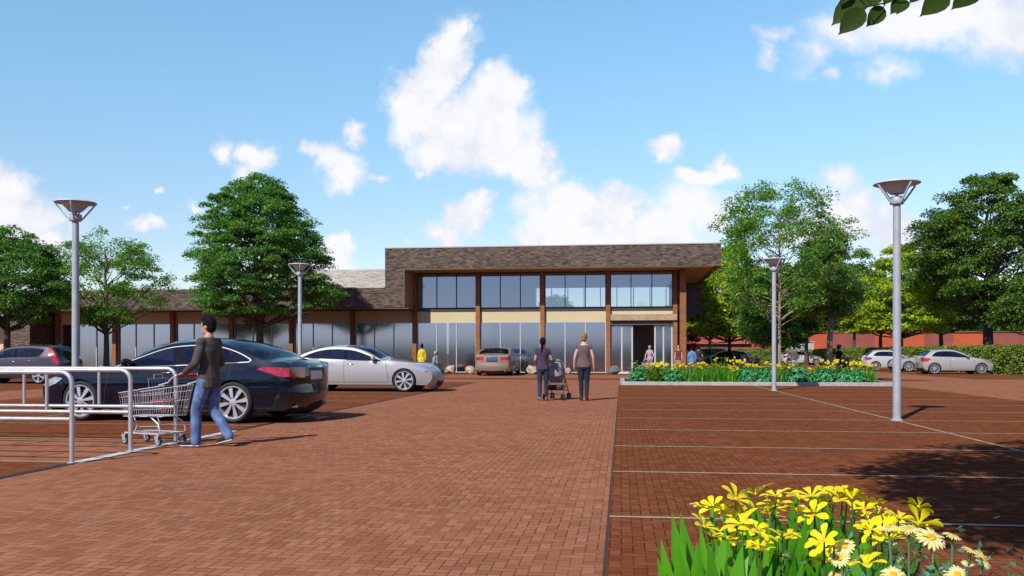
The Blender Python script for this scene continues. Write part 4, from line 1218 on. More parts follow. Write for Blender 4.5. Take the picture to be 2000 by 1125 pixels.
def limb(b, pts, rads, n=12, sub=4):
    """rounded tapered limb through PTS"""
    P = [Vector(p) for p in pts]; path = []; rr = []
    for i in range(len(P) - 1):
        for q in range(sub):
            t = q / sub; path.append(P[i].lerp(P[i + 1], t)); rr.append(rads[i] + (rads[i + 1] - rads[i]) * t)
    path.append(P[-1]); rr.append(rads[-1])
    b.tube(path, rr, n)
    for p, r in ((P[0], rads[0]), (P[-1], rads[-1])): b.ball(p, r * .98, 12, 8)
    for p, r in zip(P[1:-1], rads[1:-1]): b.ball(p, r * .99, 12, 8)

def hand(b, wrist, fore, palm_n, side, curl):
    """palm, four fingers of different lengths and a thumb from the palm's side"""
    d = fore.normalized(); n = (palm_n - d * palm_n.dot(d)).normalized(); w = d.cross(n).normalized() * side
    pc = [wrist, wrist + d * .03, wrist + d * .062, wrist + d * .088]
    rings = []
    for c, ww, tt in zip(pc, (.026, .034, .040, .038), (.020, .017, .015, .012)):
        rings.append([c + w * math.cos(a) * ww + n * math.sin(a) * tt for a in [2 * math.pi * i / 12 for i in range(12)]])
    b.loft(rings)
    for k, (off, L, r) in enumerate([(.030, .072, .0085), (.010, .080, .009), (-.010, .075, .0085), (-.029, .058, .0075)]):
        p = wrist + d * .080 + w * off; dd = d.copy(); pts = [p]; 
        for q, f in enumerate((.45, .32, .23)):
            a = curl * (.7 + .35 * q) * (1 + .06 * k)
            dd = (d * math.cos(a * (q + 1) * .62) + n * math.sin(a * (q + 1) * .62)).normalized()
            p = p + dd * L * f; pts.append(p)
        b.tube(pts, [r, r * .95, r * .88, r * .7], 7)
        b.ball(pts[-1], r * .7, 7, 5)
    p = wrist + d * .025 + w * .03
    t1 = p + (d * .55 + w * .75 + n * .25).normalized() * .036
    t2 = t1 + (d * .8 + w * .25 + n * (.3 + .5 * curl)).normalized() * .032
    t3 = t2 + (d * .85 + n * (.3 + .6 * curl)).normalized() * .022
    b.tube([p, t1, t2, t3], [.013, .0115, .0105, .008], 8); b.ball(t3, .008, 7, 5)

SKIN = mat('skin', (.46, .255, .165), .55, var=.06, scale=12)
SKIN2 = mat('pale_skin', (.54, .33, .235), .55, var=.05, scale=12)
SKIN3 = mat('brown_skin', (.16, .075, .045), .55, var=.06, scale=12)
def cloth(name, c, var=.16): return mat(name, c, .9, var=var, scale=9, bump=.35, bscale=26)

def person(lb, loc, rz, H, skin, top, legs, hairm, shoes, J=None, fem=False, hair='short', sleeve='long', group=None, det=False, lean=0.0, headturn=0, build=1.0, skirt=None, top_low=.86, hem=None, open_neck=False, sole=None):
    """figure facing +y; J overrides joints (metres for a 1.75 m figure)"""
    j = dict(hipL=(-.088, 0, .90), kneeL=(-.095, .02, .48), ankL=(-.10, -.02, .085), toeL=(-.115, .17, .03),
             hipR=(.088, 0, .90), kneeR=(.095, .02, .48), ankR=(.10, -.02, .085), toeR=(.115, .17, .03),
             shL=(-.175, 0, 1.405), elL=(-.225, -.035, 1.13), wrL=(-.235, .03, .885),
             shR=(.175, 0, 1.405), elR=(.225, -.035, 1.13), wrR=(.235, .03, .885),
             palmL=(1, 0, 0), palmR=(-1, 0, 0), curl=.5, pelvis=(0, 0, 0))
    if fem:
        j.update(shL=(-.150, 0, 1.395), shR=(.150, 0, 1.395), elL=(-.195, -.03, 1.13), elR=(.195, -.03, 1.13), wrL=(-.215, .03, .90), wrR=(.215, .03, .90))
    if J: j.update(J)
    for k in list(j):
        if isinstance(j[k], tuple): j[k] = Vector(j[k])
    pv = j['pelvis']
    def sp(z):  # spine offset
        f = max(0, (z - .95)) / .5
        return Vector((0, lean * f, z)) + pv
    for s in 'LR':
        for k in ('sh', 'el', 'wr'):
            if not (J and k + s in J): j[k + s] = j[k + s] + pv + Vector((0, lean * max(0, (j[k + s].z - .95)) / .5, 0))
        if not (J and 'hip' + s in J): j['hip' + s] = j['hip' + s] + pv
    q = build
    hipw = .168 if fem else .158; wai = .118 if fem else .142; che = .142 if fem else .168
    tor = [(.80, .10, .085), (.86, hipw * .93, .105), (.93, hipw, .112), (1.02, (hipw + wai) / 2, .10), (1.11, wai, .092), (1.20, (wai + che) / 2, .10), (1.30, che, .112), (1.38, che * 1.02, .098), (1.43, che * .82, .078), (1.47, .075, .06), (1.50, .055, .056)]
    def torso(b, e=0., z0=.8, z1=1.5, widen=0):
        secs = []
        for (z, rx, ry) in tor:
            if z0 - 1e-6 <= z <= z1 + 1e-6: secs.append((sp(z), (rx + e) * q + (widen if z < .95 else 0), (ry + e) * q))
        b.ell(secs, 18)
    vox = .0075 if det else .013
    ca, sa = math.cos(headturn), math.sin(headturn)
    hc = sp(1.615) + Vector((0, .012, 0))
    def hp(x, y, z): return hc + Vector((x * ca - y * sa, x * sa + y * ca, z))
    # the body: one skin from head to ankles
    b = MB()
    torso(b)
    b.tube([sp(1.46), sp(1.53) + Vector((0, .008, 0))], [.054, .05], 12)
    Mh = Matrix.Rotation(headturn, 3, 'Z')
    b.ball(hc + Vector((0, 0, .03)), (.074, .094, .098), 18, 12, Mh)
    b.ball(hp(0, .03, -.055), (.054, .062, .062), 14, 10, Mh)
    b.ball(hp(0, .062, -.088), (.026, .024, .02), 10, 6, Mh)
    b.ball(hp(0, .098, -.012), (.013, .020, .024), 8, 6, Mh)
    b.ball(hp(0, .088, -.05), (.024, .014, .010), 8, 6, Mh)
    b.ball(hp(0, .078, .035), (.05, .018, .012), 10, 6, Mh)
    for s in (-1, 1):
        b.ball(hp(s * .074, -.005, -.008), (.011, .022, .032), 8, 6, Mh)
        b.ball(hp(s * .034, .066, -.028), (.022, .02, .022), 8, 6, Mh)
    for s in 'LR':
        sg = -1 if s == 'L' else 1
        a = .9 if fem else 1.0
        limb(b, [j['sh' + s] - Vector((sg * .03, 0, .0)), j['sh' + s].lerp(j['el' + s], .45), j['el' + s], j['el' + s].lerp(j['wr' + s], .35), j['wr' + s]], [.048 * a, .047 * a, .039 * a, .039 * a, .026 * a], 12, 2)
        b.ball(j['sh' + s], .052 * a, 12, 8)
        fd = (j['wr' + s] - j['el' + s])
        hd = j.get('hand' + s, fd)
        hand(b, j['wr' + s], hd, j['palm' + s], sg * (1 if True else -1), j['curl'])
        limb(b, [j['hip' + s], j['hip' + s].lerp(j['knee' + s], .45), j['knee' + s], j['knee' + s].lerp(j['ank' + s], .33), j['ank' + s]], [.088 * q, .074, .052, .053, .036], 14, 2)
        limb(b, [j['ank' + s] - Vector((0, 0, .03)), j['toe' + s]], [.034, .024], 10, 2)
    sc = H / 1.75
    root = put('person', fuse('person', b, vox, 3), skin, None, loc, R(rz))
    root.scale = (sc, sc, sc)
    tag(root, lb, 'person', group)
    # eyes and brows
    e = MB()
    for s in (-1, 1): e.ball(hp(s * .031, .0865, .002), (.012, .006, .006), 8, 6, Mh)
    e.build('eyes', mat_once('eye', (.02, .014, .01), .2, var=0), root, 60)
    # top
    t = MB()
    if hem is None: hem = top_low
    torso(t, .014, hem, 1.44 if open_neck else 1.47, .008)
    if hem < .9: t.ell([(sp(hem), hipw * .96 + .024, .136), (sp(.93), hipw + .022, .132), (sp(1.02), (hipw + wai) / 2 + .016, .113)], 18)
    t.ell([(sp(1.36), che + .012, .092), (sp(1.42), che * .93, .075), (sp(1.455), .085, .062)], 18)
    for s in 'LR':
        sg = -1 if s == 'L' else 1
        A, B_, C = j['sh' + s] - Vector((sg * .03, 0, 0)), j['el' + s], j['wr' + s]
        a = .9 if fem else 1.0
        if sleeve == 'long':
            limb(t, [A, A.lerp(B_, .5), B_, B_.lerp(C, .4), B_.lerp(C, .96)], [.062 * a, .062 * a, .053 * a, .050 * a, .04 * a], 14, 2); t.ball(j['sh' + s] + Vector((-sg * .008, 0, -.006)), .068 * a, 12, 8)
        elif sleeve == 'short':
            limb(t, [A, j['sh' + s], j['sh' + s].lerp(B_, .38)], [.066 * a, .068 * a, .06 * a], 14, 2)
        elif sleeve == 'cap':
            limb(t, [A, j['sh' + s], j['sh' + s].lerp(B_, .16)], [.064 * a, .066 * a, .056 * a], 14, 2)
    put('shirt', fuse('shirt', t, vox, 3), top, root)
    # legs
    if skirt:
        k = MB(); k.ell([(sp(.50), hipw + .07, .17), (sp(.62), hipw + .05, .15), (sp(.8), hipw + .025, .132), (sp(.95), hipw + .004, .116), (sp(1.02), wai + .03, .105)], 20)
        put('skirt', fuse('skirt', k, vox, 3), skirt, root)
    else:
        k = MB(); torso(k, .010, .80, 1.02)
        w = .0 if fem else .010
        for s in 'LR':
            end = j['ank' + s] - Vector((0, 0, .02)) if not fem else j['ank' + s].lerp(j['knee' + s], .03)
            limb(k, [j['hip' + s], j['hip' + s].lerp(j['knee' + s], .45), j['knee' + s], j['knee' + s].lerp(j['ank' + s], .35), end], [.097 * q, .084 + w * .6, .062 + w, .061 + w, .046 + w * 2], 14, 2)
        put('trousers', fuse('trousers', k, vox, 3), legs, root)
    # shoes
    for s in 'LR':
        an, to = j['ank' + s], j['toe' + s]
        d = (to - an); d.z = 0
        d = d.normalized() if d.length > .01 else Vector((0, 1, 0))
        up_ = Vector((0, 0, 1)); tilt = (to - an).normalized()
        heel = an - d * .055 - Vector((0, 0, .05)); tip = to + d * .045
        ax = (tip - heel).normalized(); sd = ax.cross(up_).normalized(); un = sd.cross(ax).normalized()
        L = (tip - heel).length
        def ring(f, w_, h0, h1):
            c = heel + ax * L * f
            return [c + sd * w_ * math.cos(a_) + un * (h0 + (h1 - h0) * (.5 + .5 * math.sin(a_))) for a_ in [2 * math.pi * i / 12 for i in range(12)]]
        s_ = MB(); s_.loft([ring(.0, .022, -.005, .05), ring(.06, .036, -.02, .075), ring(.3, .04, -.022, .085), ring(.5, .044, -.022, .066), ring(.75, .046, -.022, .045), ring(.93, .036, -.022, .03), ring(1.0, .016, -.018, .012)])
        so_ = s_.build('shoe', shoes, root, 60)
        if sole:
            z_ = MB(); z_.loft([ring(-.01, .022, -.028, -.008), ring(.06, .040, -.03, -.006), ring(.3, .043, -.03, -.006), ring(.75, .049, -.03, -.006), ring(.94, .038, -.03, -.006), ring(1.01, .016, -.028, -.008)])
            zo = z_.build('sole', sole, None, 60); zo.parent = so_
    # hair
    h = MB()
    h.ball(hc + Vector((0, 0, .045)) - (Mh @ Vector((0, .016, 0))), (.086, .100, .098), 18, 12, Mh)
    if hair in ('short', 'crop'):
        h.ball(hp(0, -.045, -.01), (.076, .062, .075), 14, 10, Mh)
        if hair == 'short':
            h.ball(hp(0, .045, .10), (.066, .05, .04), 12, 8, Mh); h.ball(hp(0, .0, .115), (.07, .08, .04), 12, 8, Mh)
            for s in (-1, 1): h.ball(hp(s * .068, .012, .035), (.014, .03, .04), 8, 6, Mh)
    elif hair in ('tail', 'bun', 'long'):
        h.ball(hp(0, -.04, .0), (.080, .068, .085), 14, 10, Mh)
        for s in (-1, 1): h.ball(hp(s * .064, .02, .04), (.022, .05, .06), 8, 6, Mh)
        if hair == 'tail':
            h.tube([hp(0, -.09, .05), hp(0, -.125, .01), hp(.0, -.125, -.12), hp(.0, -.118, -.25), hp(.004, -.125, -.36)], [.03, .034, .032, .027, .008], 10)
        if hair == 'bun':
            h.ball(hp(0, -.05, .14), (.05, .05, .045), 10, 8)
        if hair == 'long':
            h.ball(hp(0, -.06, -.1), (.085, .045, .12), 12, 8, Mh)
    put('hair', fuse('hair', h, .007 if det else .012, 2), hairm, root)
    return root

HB = mat('black_hair', (.006, .005, .006), .85, spec=.15, var=.3, scale=30)
HBL = mat('blond_hair', (.25, .15, .055), .8, spec=.15, var=.3, scale=30)
HBR = mat('brown_hair', (.06, .03, .015), .5, var=.3, scale=30)
HG = mat('grey_hair', (.30, .29, .28), .6, var=.2, scale=30)
SHB = mat('black_shoe', (.012, .012, .013), .6, var=.1)
SOLE = mat('white_sole', (.62, .60, .56), .7, var=.06)

# man with the trolley, mid-stride; he walks to the left and a little away from the camera
HEAD = 168 - 90
man = person('man in dark brown jacket and blue jeans pushing a shopping trolley past the rails', (-5.46, 11.02, .004), HEAD, 1.735, SKIN, cloth('brown_jacket', (.064, .053, .043)), cloth('blue_jeans', (.10, .165, .32), .4), HB, SHB,
    dict(kneeL=(-.10, .13, .49), ankL=(-.105, .13, .088), toeL=(-.115, .315, .032), kneeR=(.095, .0, .485), ankR=(.105, -.24, .160), toeR=(.118, -.08, .048),
         elL=(-.265, .01, 1.125), wrL=(-.19, .245, .998), elR=(.265, .01, 1.125), wrR=(.185, .245, .998), handL=(.05, .8, -.30), handR=(-.05, .8, -.30), palmL=(0, 0, -1), palmR=(0, 0, -1), curl=1.15),
    hair='short', sleeve='long', det=True, lean=.0, sole=SOLE, hem=.80, headturn=.12)
w1 = person('woman with long black ponytail in plum top and dark blue trousers pushing a stroller', (-2.05, 22.78, .004), 6, 1.66, SKIN, cloth('plum_top', (.052, .028, .058)), cloth('navy_trousers', (.016, .028, .062), .3), mat('dark_brown_hair', (.009, .005, .006), .85, spec=.15, var=.3, scale=30), mat('brown_shoe', (.22, .15, .10), .6),
    dict(kneeL=(-.085, .04, .48), ankL=(-.085, -.06, .10), toeL=(-.10, .12, .03), kneeR=(.095, .06, .48), ankR=(.10, .10, .085), toeR=(.12, .28, .03),
         elR=(.24, .02, 1.14), wrR=(.255, .24, 1.06), handR=(0, .8, .0), elL=(-.215, .0, 1.13), wrL=(-.19, .21, 1.02), palmL=(0, 0, -1), palmR=(0, 0, -1), curl=.9),
    fem=True, hair='tail', sleeve='short', det=True, headturn=-.25)
w2 = person('blond person in mauve grey top and black trousers walking beside the stroller woman', (-.98, 22.95, .004), 4, 1.785, SKIN2, cloth('mauve_top', (.118, .082, .085)), cloth('black_trousers', (.010, .013, .024), .3), HBL, SHB,
    dict(kneeL=(-.07, .03, .48), ankL=(-.06, .04, .085), toeL=(-.075, .22, .03), kneeR=(.075, .02, .48), ankR=(.065, -.07, .10), toeR=(.085, .11, .03), elL=(-.235, -.02, 1.12), elR=(.235, -.02, 1.12), wrL=(-.252, .04, .89), wrR=(.252, .04, .89)),
    fem=True, hair='crop', sleeve='cap', det=True, build=1.06, open_neck=True, hem=.86)
person('woman in bright yellow coat with dark hair tied up, behind the silver sedan', gp(824, 45.5) + (.004,), 10, 1.72, SKIN, cloth('yellow_coat', (.62, .52, .02)), cloth('grey_trousers', (.08, .08, .09)), HB, SHB, fem=True, hair='bun', hem=.8, build=1.1)
# wheelchair user, seated facing right
SEAT = dict(hipL=(-.088, 0, .56), hipR=(.088, 0, .56), kneeL=(-.10, .43, .55), kneeR=(.10, .43, .55), ankL=(-.10, .50, .16), ankR=(.10, .50, .16), toeL=(-.11, .66, .12), toeR=(.11, .66, .12), pelvis=(0, 0, -.36))
wc = person('grey haired person in grey jacket sitting in a wheelchair before the shop glass', gp(846, 48.6) + (.004,), -70, 1.72, SKIN3, cloth('grey_jacket', (.20, .22, .24)), cloth('dark_trousers', (.02, .022, .03)), HG, SHB,
    dict(SEAT, elL=(-.25, .02, .80), wrL=(-.24, .26, .72), elR=(.25, .02, .80), wrR=(.24, .26, .72)), lean=.10)
person('blond woman in lilac top coming out of the entrance behind a small trolley', gp(1269, 51.2) + (.004,), 165, 1.72, SKIN2, cloth('lilac_top', (.36, .30, .46)), cloth('grey_skirt_trousers', (.10, .115, .16)), HBL, SHB,
    dict(elL=(-.25, .03, 1.13), wrL=(-.22, .24, 1.0), elR=(.25, .03, 1.13), wrR=(.22, .24, 1.0), palmL=(0, 0, -1), palmR=(0, 0, -1)), fem=True, hair='long', sleeve='cap')
person('black haired woman in red brown vest and tan skirt by the corner post', gp(1325, 50.3) + (.004,), 168, 1.74, SKIN2, cloth('rust_vest', (.115, .035, .028)), cloth('tan_cloth', (.30, .19, .085)), HB, SHB, fem=True, hair='bun', sleeve='cap', skirt=cloth('tan_skirt', (.30, .19, .085)), open_neck=True)
person('person in grey brown top standing behind the woman in the rust vest', gp(1335, 52.5) + (.004,), 185, 1.80, SKIN, cloth('taupe_top', (.115, .10, .09)), cloth('dark_grey_trousers', (.05, .045, .045)), HBR, SHB, fem=True, hair='crop', sleeve='cap')
person('boy in pale blue sweater seen from behind at the end of the flower bed', gp(1351.5, 45.5) + (.004,), 5, 1.585, SKIN, cloth('blue_sweater', (.085, .21, .42)), cloth('slate_trousers', (.06, .075, .12)), HB, SHB, hair='short', build=1.1, hem=.8)
person('person in dark purple tee pushing a buggy beside the boy in blue', gp(1364, 47.2) + (.004,), 2, 1.66, SKIN, cloth('dark_purple_tee', (.032, .016, .026)), cloth('black_leggings', (.012, .012, .016)), HB, SHB,
    dict(elR=(.25, .03, 1.13), wrR=(.22, .24, .98), elL=(-.25, .03, 1.13), wrL=(-.18, .24, .98), palmL=(0, 0, -1), palmR=(0, 0, -1)), hair='short', sleeve='short', fem=True)
person('man in olive grey shirt and jeans seen from behind at the far white hatchback', gp(1551, 66) + (.004,), 0, 1.735, SKIN, cloth('olive_shirt', (.105, .092, .07)), cloth('light_jeans', (.16, .24, .40)), HB, SHB, hair='short', build=1.05, hem=.8)
person('child with dark top standing at the far edge of the flower bed', gp(1477, 44) + (.004,), 180, 1.20, SKIN3, cloth('dark_child_top', (.018, .012, .02)), cloth('brown_shorts', (.10, .05, .03)), HBR, SHB, hair='crop', sleeve='short')
rider = person('man in black tee and grey cap riding a scooter behind the flower bed', gp(1637, 43.0) + (.004,), -76, 1.76, SKIN, cloth('black_tee', (.010, .010, .012)), cloth('black_jeans', (.012, .013, .018)), HB, SHB,
    dict(SEAT, hipL=(-.088, 0, .82), hipR=(.088, 0, .82), kneeL=(-.14, .40, .74), kneeR=(.14, .40, .74), ankL=(-.12, .36, .32), ankR=(.12, .36, .32), toeL=(-.13, .53, .27), toeR=(.13, .53, .27), pelvis=(0, 0, -.10),
         elL=(-.27, .20, 1.06), wrL=(-.30, .50, 1.0), elR=(.27, .20, 1.06), wrR=(.30, .50, 1.0), palmL=(0, 0, -1), palmR=(0, 0, -1), curl=1.0), sleeve='short', build=1.1, lean=.03)
cap = MB(); cap.ball((0, 0, .0), (.103, .118, .07), 16, 10); cap.tube([(0, .07, -.01), (0, .13, -.02), (0, .19, -.035)], [.085, .08, .06], 12, flat=.12)
c_ = cap.build('cap', cloth('grey_cap', (.13, .13, .14)), None, 60, loc=(0, .04, 1.615)); c_.parent = rider
# driver of the blue sedan
drv = person('driver in blue sitting at the wheel of the midnight blue sedan', (0, 0, 0), 0, 1.72, SKIN, cloth('driver_blue', (.03, .07, .20)), cloth('driver_trousers', (.02, .02, .03)), HBR, SHB,
    dict(SEAT, hipL=(-.088, 0, .56), hipR=(.088, 0, .56), ankL=(-.1, .62, .25), ankR=(.1, .62, .25), toeL=(-.1, .74, .34), toeR=(.1, .74, .34), elL=(-.24, .15, .83), wrL=(-.16, .40, .86), elR=(.24, .15, .83), wrR=(.16, .40, .86), curl=1.1), lean=-.08)
def in_car(car, x, y, z):
    c = math.cos(car.rotation_euler.z); s = math.sin(car.rotation_euler.z); k = car.scale[0]
    return (car.location.x + (x * c - y * s) * k, car.location.y + (x * s + y * c) * k, car.location.z + z * k)
drv.location = in_car(dark, 5.15 / 2 - 2.74, .40, -.02); drv.rotation_euler = (0, 0, dark.rotation_euler.z - R(90))
# ------------------------------------------------------------------ shopping trolleys
def caster(parent, x, y, rz=0):
    e = empty('caster', (x, y, 0), rz, parent)
    Mx = Matrix.Translation((0, 0, .062)) @ Matrix.Rotation(R(90), 4, 'Y')
    MB().lathe([(.03, -.016), (.058, -.016), (.062, -.008), (.062, .008), (.058, .016), (.03, .016)], 20, M=Mx, cap=True).build('tyre', M['rubber'], e, 40)
    MB().lathe([(.006, -.019), (.044, -.019), (.044, .019), (.006, .019)], 18, M=Mx, cap=True).build('hub', M['greyp'], e, 40)
    b = MB()
    for s in (-1, 1): b.add([(s * .024, -.03, .055), (s * .024, .025, .055), (s * .024, .045, .13), (s * .024, -.025, .13), (s * .03, -.03, .055), (s * .03, .025, .055), (s * .03, .045, .13), (s * .03, -.025, .13)], [(3, 2, 1, 0), (4, 5, 6, 7), (0, 1, 5, 4), (1, 2, 6, 5), (2, 3, 7, 6), (3, 0, 4, 7)])
    b.box(-.03, .03, -.03, .045, .13, .15)
    b.build('fork', M['greyp'], e, 40)

def make_trolley(name, lb, loc, rz, sc=1.0):
    """travels towards +y, handle at the back"""
    t = thing(name, lb, 'trolley', loc, R(rz))
    t.scale = (sc,) * 3
    # basket corners: back is higher and wider than the front
    def P(f, h, s):
        """f 0 back..1 front, h 0 floor..1 rim, s -1..1 across"""
        y = -.42 + f * (.86 + .06 * h) - .10 * (1 - f) * h
        w = (.275 - .075 * f) * (.82 + .18 * h)
        zf = .43 - .02 * f; zr = .89 - .13 * f
        return Vector((s * w, y, zf + (zr - zf) * h))
    b = MB(); r = .0026
    for s in (-1, 1):
        for i in range(21): b.tube([P(i / 20, 0, s), P(i / 20, 1, s)], r, 4)
        for h in (.25, .5, .8): b.tube([P(0, h, s), P(1, h, s)], r * 1.2, 4)
    for i in range(9):
        s = -1 + 2 * i / 8
        b.tube([P(0, 0, s), P(1, 0, s)], r, 4); b.tube([P(1, 0, s), P(1, 1, s)], r, 4); b.tube([P(0.02, .0, s), P(0.02, .97, s)], r, 4)
    for i in range(11): b.tube([P(i / 10, 0, -1), P(i / 10, 0, 1)], r, 4)
    for h in (.3, .6): b.tube([P(1, h, -1), P(1, h, 1)], r, 4); b.tube([P(0.02, h, -1), P(0.02, h, 1)], r, 4)
    b.build('basket', M['wire'], t, 60)
    rim = MB()
    rim.tube([P(0, 1, -1), P(1, 1, -1), P(1, 1, 1), P(0, 1, 1)], .0065, 8, closed=True); rim.tube([P(0, 0, -1), P(1, 0, -1), P(1, 0, 1), P(0, 0, 1)], .006, 8, closed=True)
    rim.build('rim', M['wire'], t, 60)
    hb = MB(); ya = -.72; za = 1.03
    hb.tube([(-.25, ya, za), (.25, ya, za)], .023, 12)
    hb.build('handle', M['redp'], t, 60)
    k = MB()
    for s in (-1, 1):
        k.tube([P(0, 1, s) + Vector((0, .12, 0)), Vector((s * .272, -.58, .93)), Vector((s * .268, -.66, 1.0)), Vector((s * .25, ya, za))], .010, 8)
        k.ball((s * .25, ya, za), .022, 8, 6)
    k.build('handle_arm', M['wire'], t, 60)
    seat = MB()
    for i in range(7):
        x = -.19 + .38 * i / 6
        seat.tube([(x, -.18, .55), (x, -.12, .80), (x, -.10, .98)], r, 4)
    seat.tube([(-.2, -.10, .98), (.2, -.10, .98)], r * 1.6, 6); seat.tube([(-.2, -.16, .62), (.2, -.16, .62)], r * 1.4, 6)
    seat.tube([(-.08, -.10, .98), (-.08, -.09, 1.04), (.08, -.09, 1.04), (.08, -.10, .98)], r * 1.4, 6)
    seat.build('child_seat', M['wire'], t, 60)
    MB().box(-.2, .2, -.36, -.15, .655, .667).build('seat_flap', M['redp'], t, 40, bevel=.004)
    fr = MB(); R1 = .0115
    for s in (-1, 1):
        fr.tube([(s * .205, .36, .17), (s * .235, -.35, .17), (s * .24, -.40, .20), (s * .24, -.36, .32), (s * .22, -.18, .42)], R1, 8)
        fr.tube([(s * .21, .16, .17), (s * .21, .10, .30), (s * .21, .17, .41)], R1 * .7, 8)
        fr.tube([(s * .236, -.36, .29), (s * .215, .06, .27)], R1 * .5, 6)
        fr.tube([(s * .2, .36, .17), (s * .2, .36, .15)], R1, 8); fr.tube([(s * .235, -.35, .17), (s * .235, -.35, .15)], R1, 8)
    fr.tube([(-.205, .36, .17), (.205, .36, .17)], R1, 8); fr.tube([(-.237, -.35, .17), (.237, -.35, .17)], R1 * .8, 8)
    for i in range(5):
        x = -.16 + .32 * i / 4; fr.tube([(x, .36, .172), (x * 1.1, -.36, .172)], .003, 4)
    fr.build('frame', M['wire'], t, 60)
    for (x, y) in ((-.2, .36), (.2, .36), (-.235, -.35), (.235, -.35)): caster(t, x, y)
    MB().box(-.08, .08, -.02, .02, .405, .425).build('corner_block', M['greyp'], t, 40, loc=(-.19, .1, 0), bevel=.004)
    return t
ad = R(164)
cx_, cy_ = -5.46 + .98 * math.cos(ad), 11.02 + .98 * math.sin(ad)
make_trolley('shopping_trolley', 'wire shopping trolley with red handle pushed by the man in the brown jacket', (cx_, cy_, .004), 72, .92)
px, py = gp(1262, 50.2)
make_trolley('shopping_trolley', 'small trolley in front of the blond woman leaving the entrance', (px, py, .004), 165, .9)

# ------------------------------------------------------------------ stroller
def make_stroller(lb, loc, rz, sc=1.0, fabric=None):
    t = thing('stroller', lb, 'stroller', loc, R(rz)); t.scale = (sc,) * 3
    f = MB()
    for s in (-1, 1):
        f.tube([(s * .21, -.42, 1.04), (s * .22, -.20, .80), (s * .235, .10, .42), (s * .24, .40, .12)], .013, 8)
        f.tube([(s * .22, -.16, .74), (s * .245, -.22, .45), (s * .25, -.36, .12)], .012, 8)
        f.tube([(s * .245, -.24, .40), (s * .238, .22, .33)], .009, 8)
    f.tube([(-.24, .30, .25), (.24, .30, .25)], .009, 8); f.tube([(-.25, -.33, .17), (.25, -.33, .17)], .010, 8)
    f.build('frame', M['black'], t, 60)
    MB().tube([(-.21, -.42, 1.04), (-.2, -.47, 1.06), (.2, -.47, 1.06), (.21, -.42, 1.04)], .016, 10).build('handle', M['black'], t, 60)
    h = MB(); rings = []
    for i in range(9):
        a = R(-15 + 125 * i / 8)
        c = Vector((0, -.02, .72)); w = .225
        rings.append([c + Vector((w * math.cos(q), -.33 * math.sin(q) * math.cos(a) , .38 * math.sin(q) * math.sin(a) + .02)) for q in [math.pi * k / 12 for k in range(13)]])
    vs = [p for r_ in rings for p in r_]; n = 13
    h.add(vs, [(i * n + k, i * n + k + 1, (i + 1) * n + k + 1, (i + 1) * n + k) for i in range(8) for k in range(12)])
    h.build('hood', fabric, t, 60)
    st = MB(); st.loft([[Vector((sx * .2, y, z)) for sx, y, z in ((-1, -.20 + o, .86), (1, -.20 + o, .86), (1, -.16 + o, .86), (-1, -.16 + o, .86))] for o in (0,)] + [[Vector((sx * .2, y, z)) for sx, y, z in ((-1, -.08, .46), (1, -.08, .46), (1, -.02, .50), (-1, -.02, .50))], [Vector((sx * .2, y, z)) for sx, y, z in ((-1, .24, .45), (1, .24, .45), (1, .24, .51), (-1, .24, .51))]])
    st.build('seat', fabric, t, 40)
    MB().box(-.19, .19, -.28, .12, .26, .40).build('under_basket', M['black'], t, 40, bevel=.02)
    for (x, y) in ((-.24, .40), (.24, .40), (-.25, -.36), (.25, -.36)):
        e = empty('wheel', (x, y, .085), 0, t); Mx = Matrix.Rotation(R(90), 4, 'Y')
        b = MB(); h2 = MB()
        for o in (-.035, .035):
            T = Mx @ Matrix.Translation((0, 0, o))
            b.lathe([(.05, -.018), (.078, -.018), (.085, -.008), (.085, .008), (.078, .018), (.05, .018)], 20, M=T, cap=True)
            h2.lathe([(.005, -.021), (.052, -.021), (.052, .021), (.005, .021)], 16, M=T, cap=True)
        b.build('tyre', M['rubber'], e, 40); h2.build('hub', M['greyp'], e, 40)
    return t
lt = cloth('light_grey_fabric', (.26, .25, .255))
make_stroller('grey hooded stroller on double wheels in front of the ponytail woman', (-1.72, 23.45, .004), -10, .98, lt)
px, py = gp(1366, 46.0)
make_stroller('dark buggy held by the person in the purple tee', (px, py, .004), 2, .95, cloth('dark_fabric', (.03, .03, .035)))

# ------------------------------------------------------------------ wheelchair and scooter
px, py = gp(846, 48.6)
t = thing('wheelchair', 'black wheelchair under the grey haired person, beside the pale boulder', 'wheelchair', (px, py, .004), R(-70))
Mx = Matrix.Rotation(R(90), 4, 'Y')
for s in (-1, 1):
    e = empty('wheel', (s * .28, -.02, .305), 0, t)
    MB().tube([(0, .29 * math.cos(a), .29 * math.sin(a)) for a in [2 * math.pi * i / 32 for i in range(32)]], .015, 8, closed=True).build('tyre', M['rubber'], e, 60)
    b = MB(); b.tube([(s * .03, .25 * math.cos(a), .25 * math.sin(a)) for a in [2 * math.pi * i / 28 for i in range(28)]], .008, 6, closed=True)
    for i in range(14):
        a = 2 * math.pi * i / 14; b.tube([(0, 0, 0), (0, .28 * math.cos(a), .28 * math.sin(a))], .003, 4)
    b.build('spokes', M['chrome'], e, 60)
    e = empty('front_wheel', (s * .24, .40, .09), 0, t)
    MB().lathe([(.02, -.015), (.08, -.015), (.09, 0), (.08, .015), (.02, .015)], 18, M=Mx, cap=True).build('tyre', M['rubber'], e, 40)
f = MB()
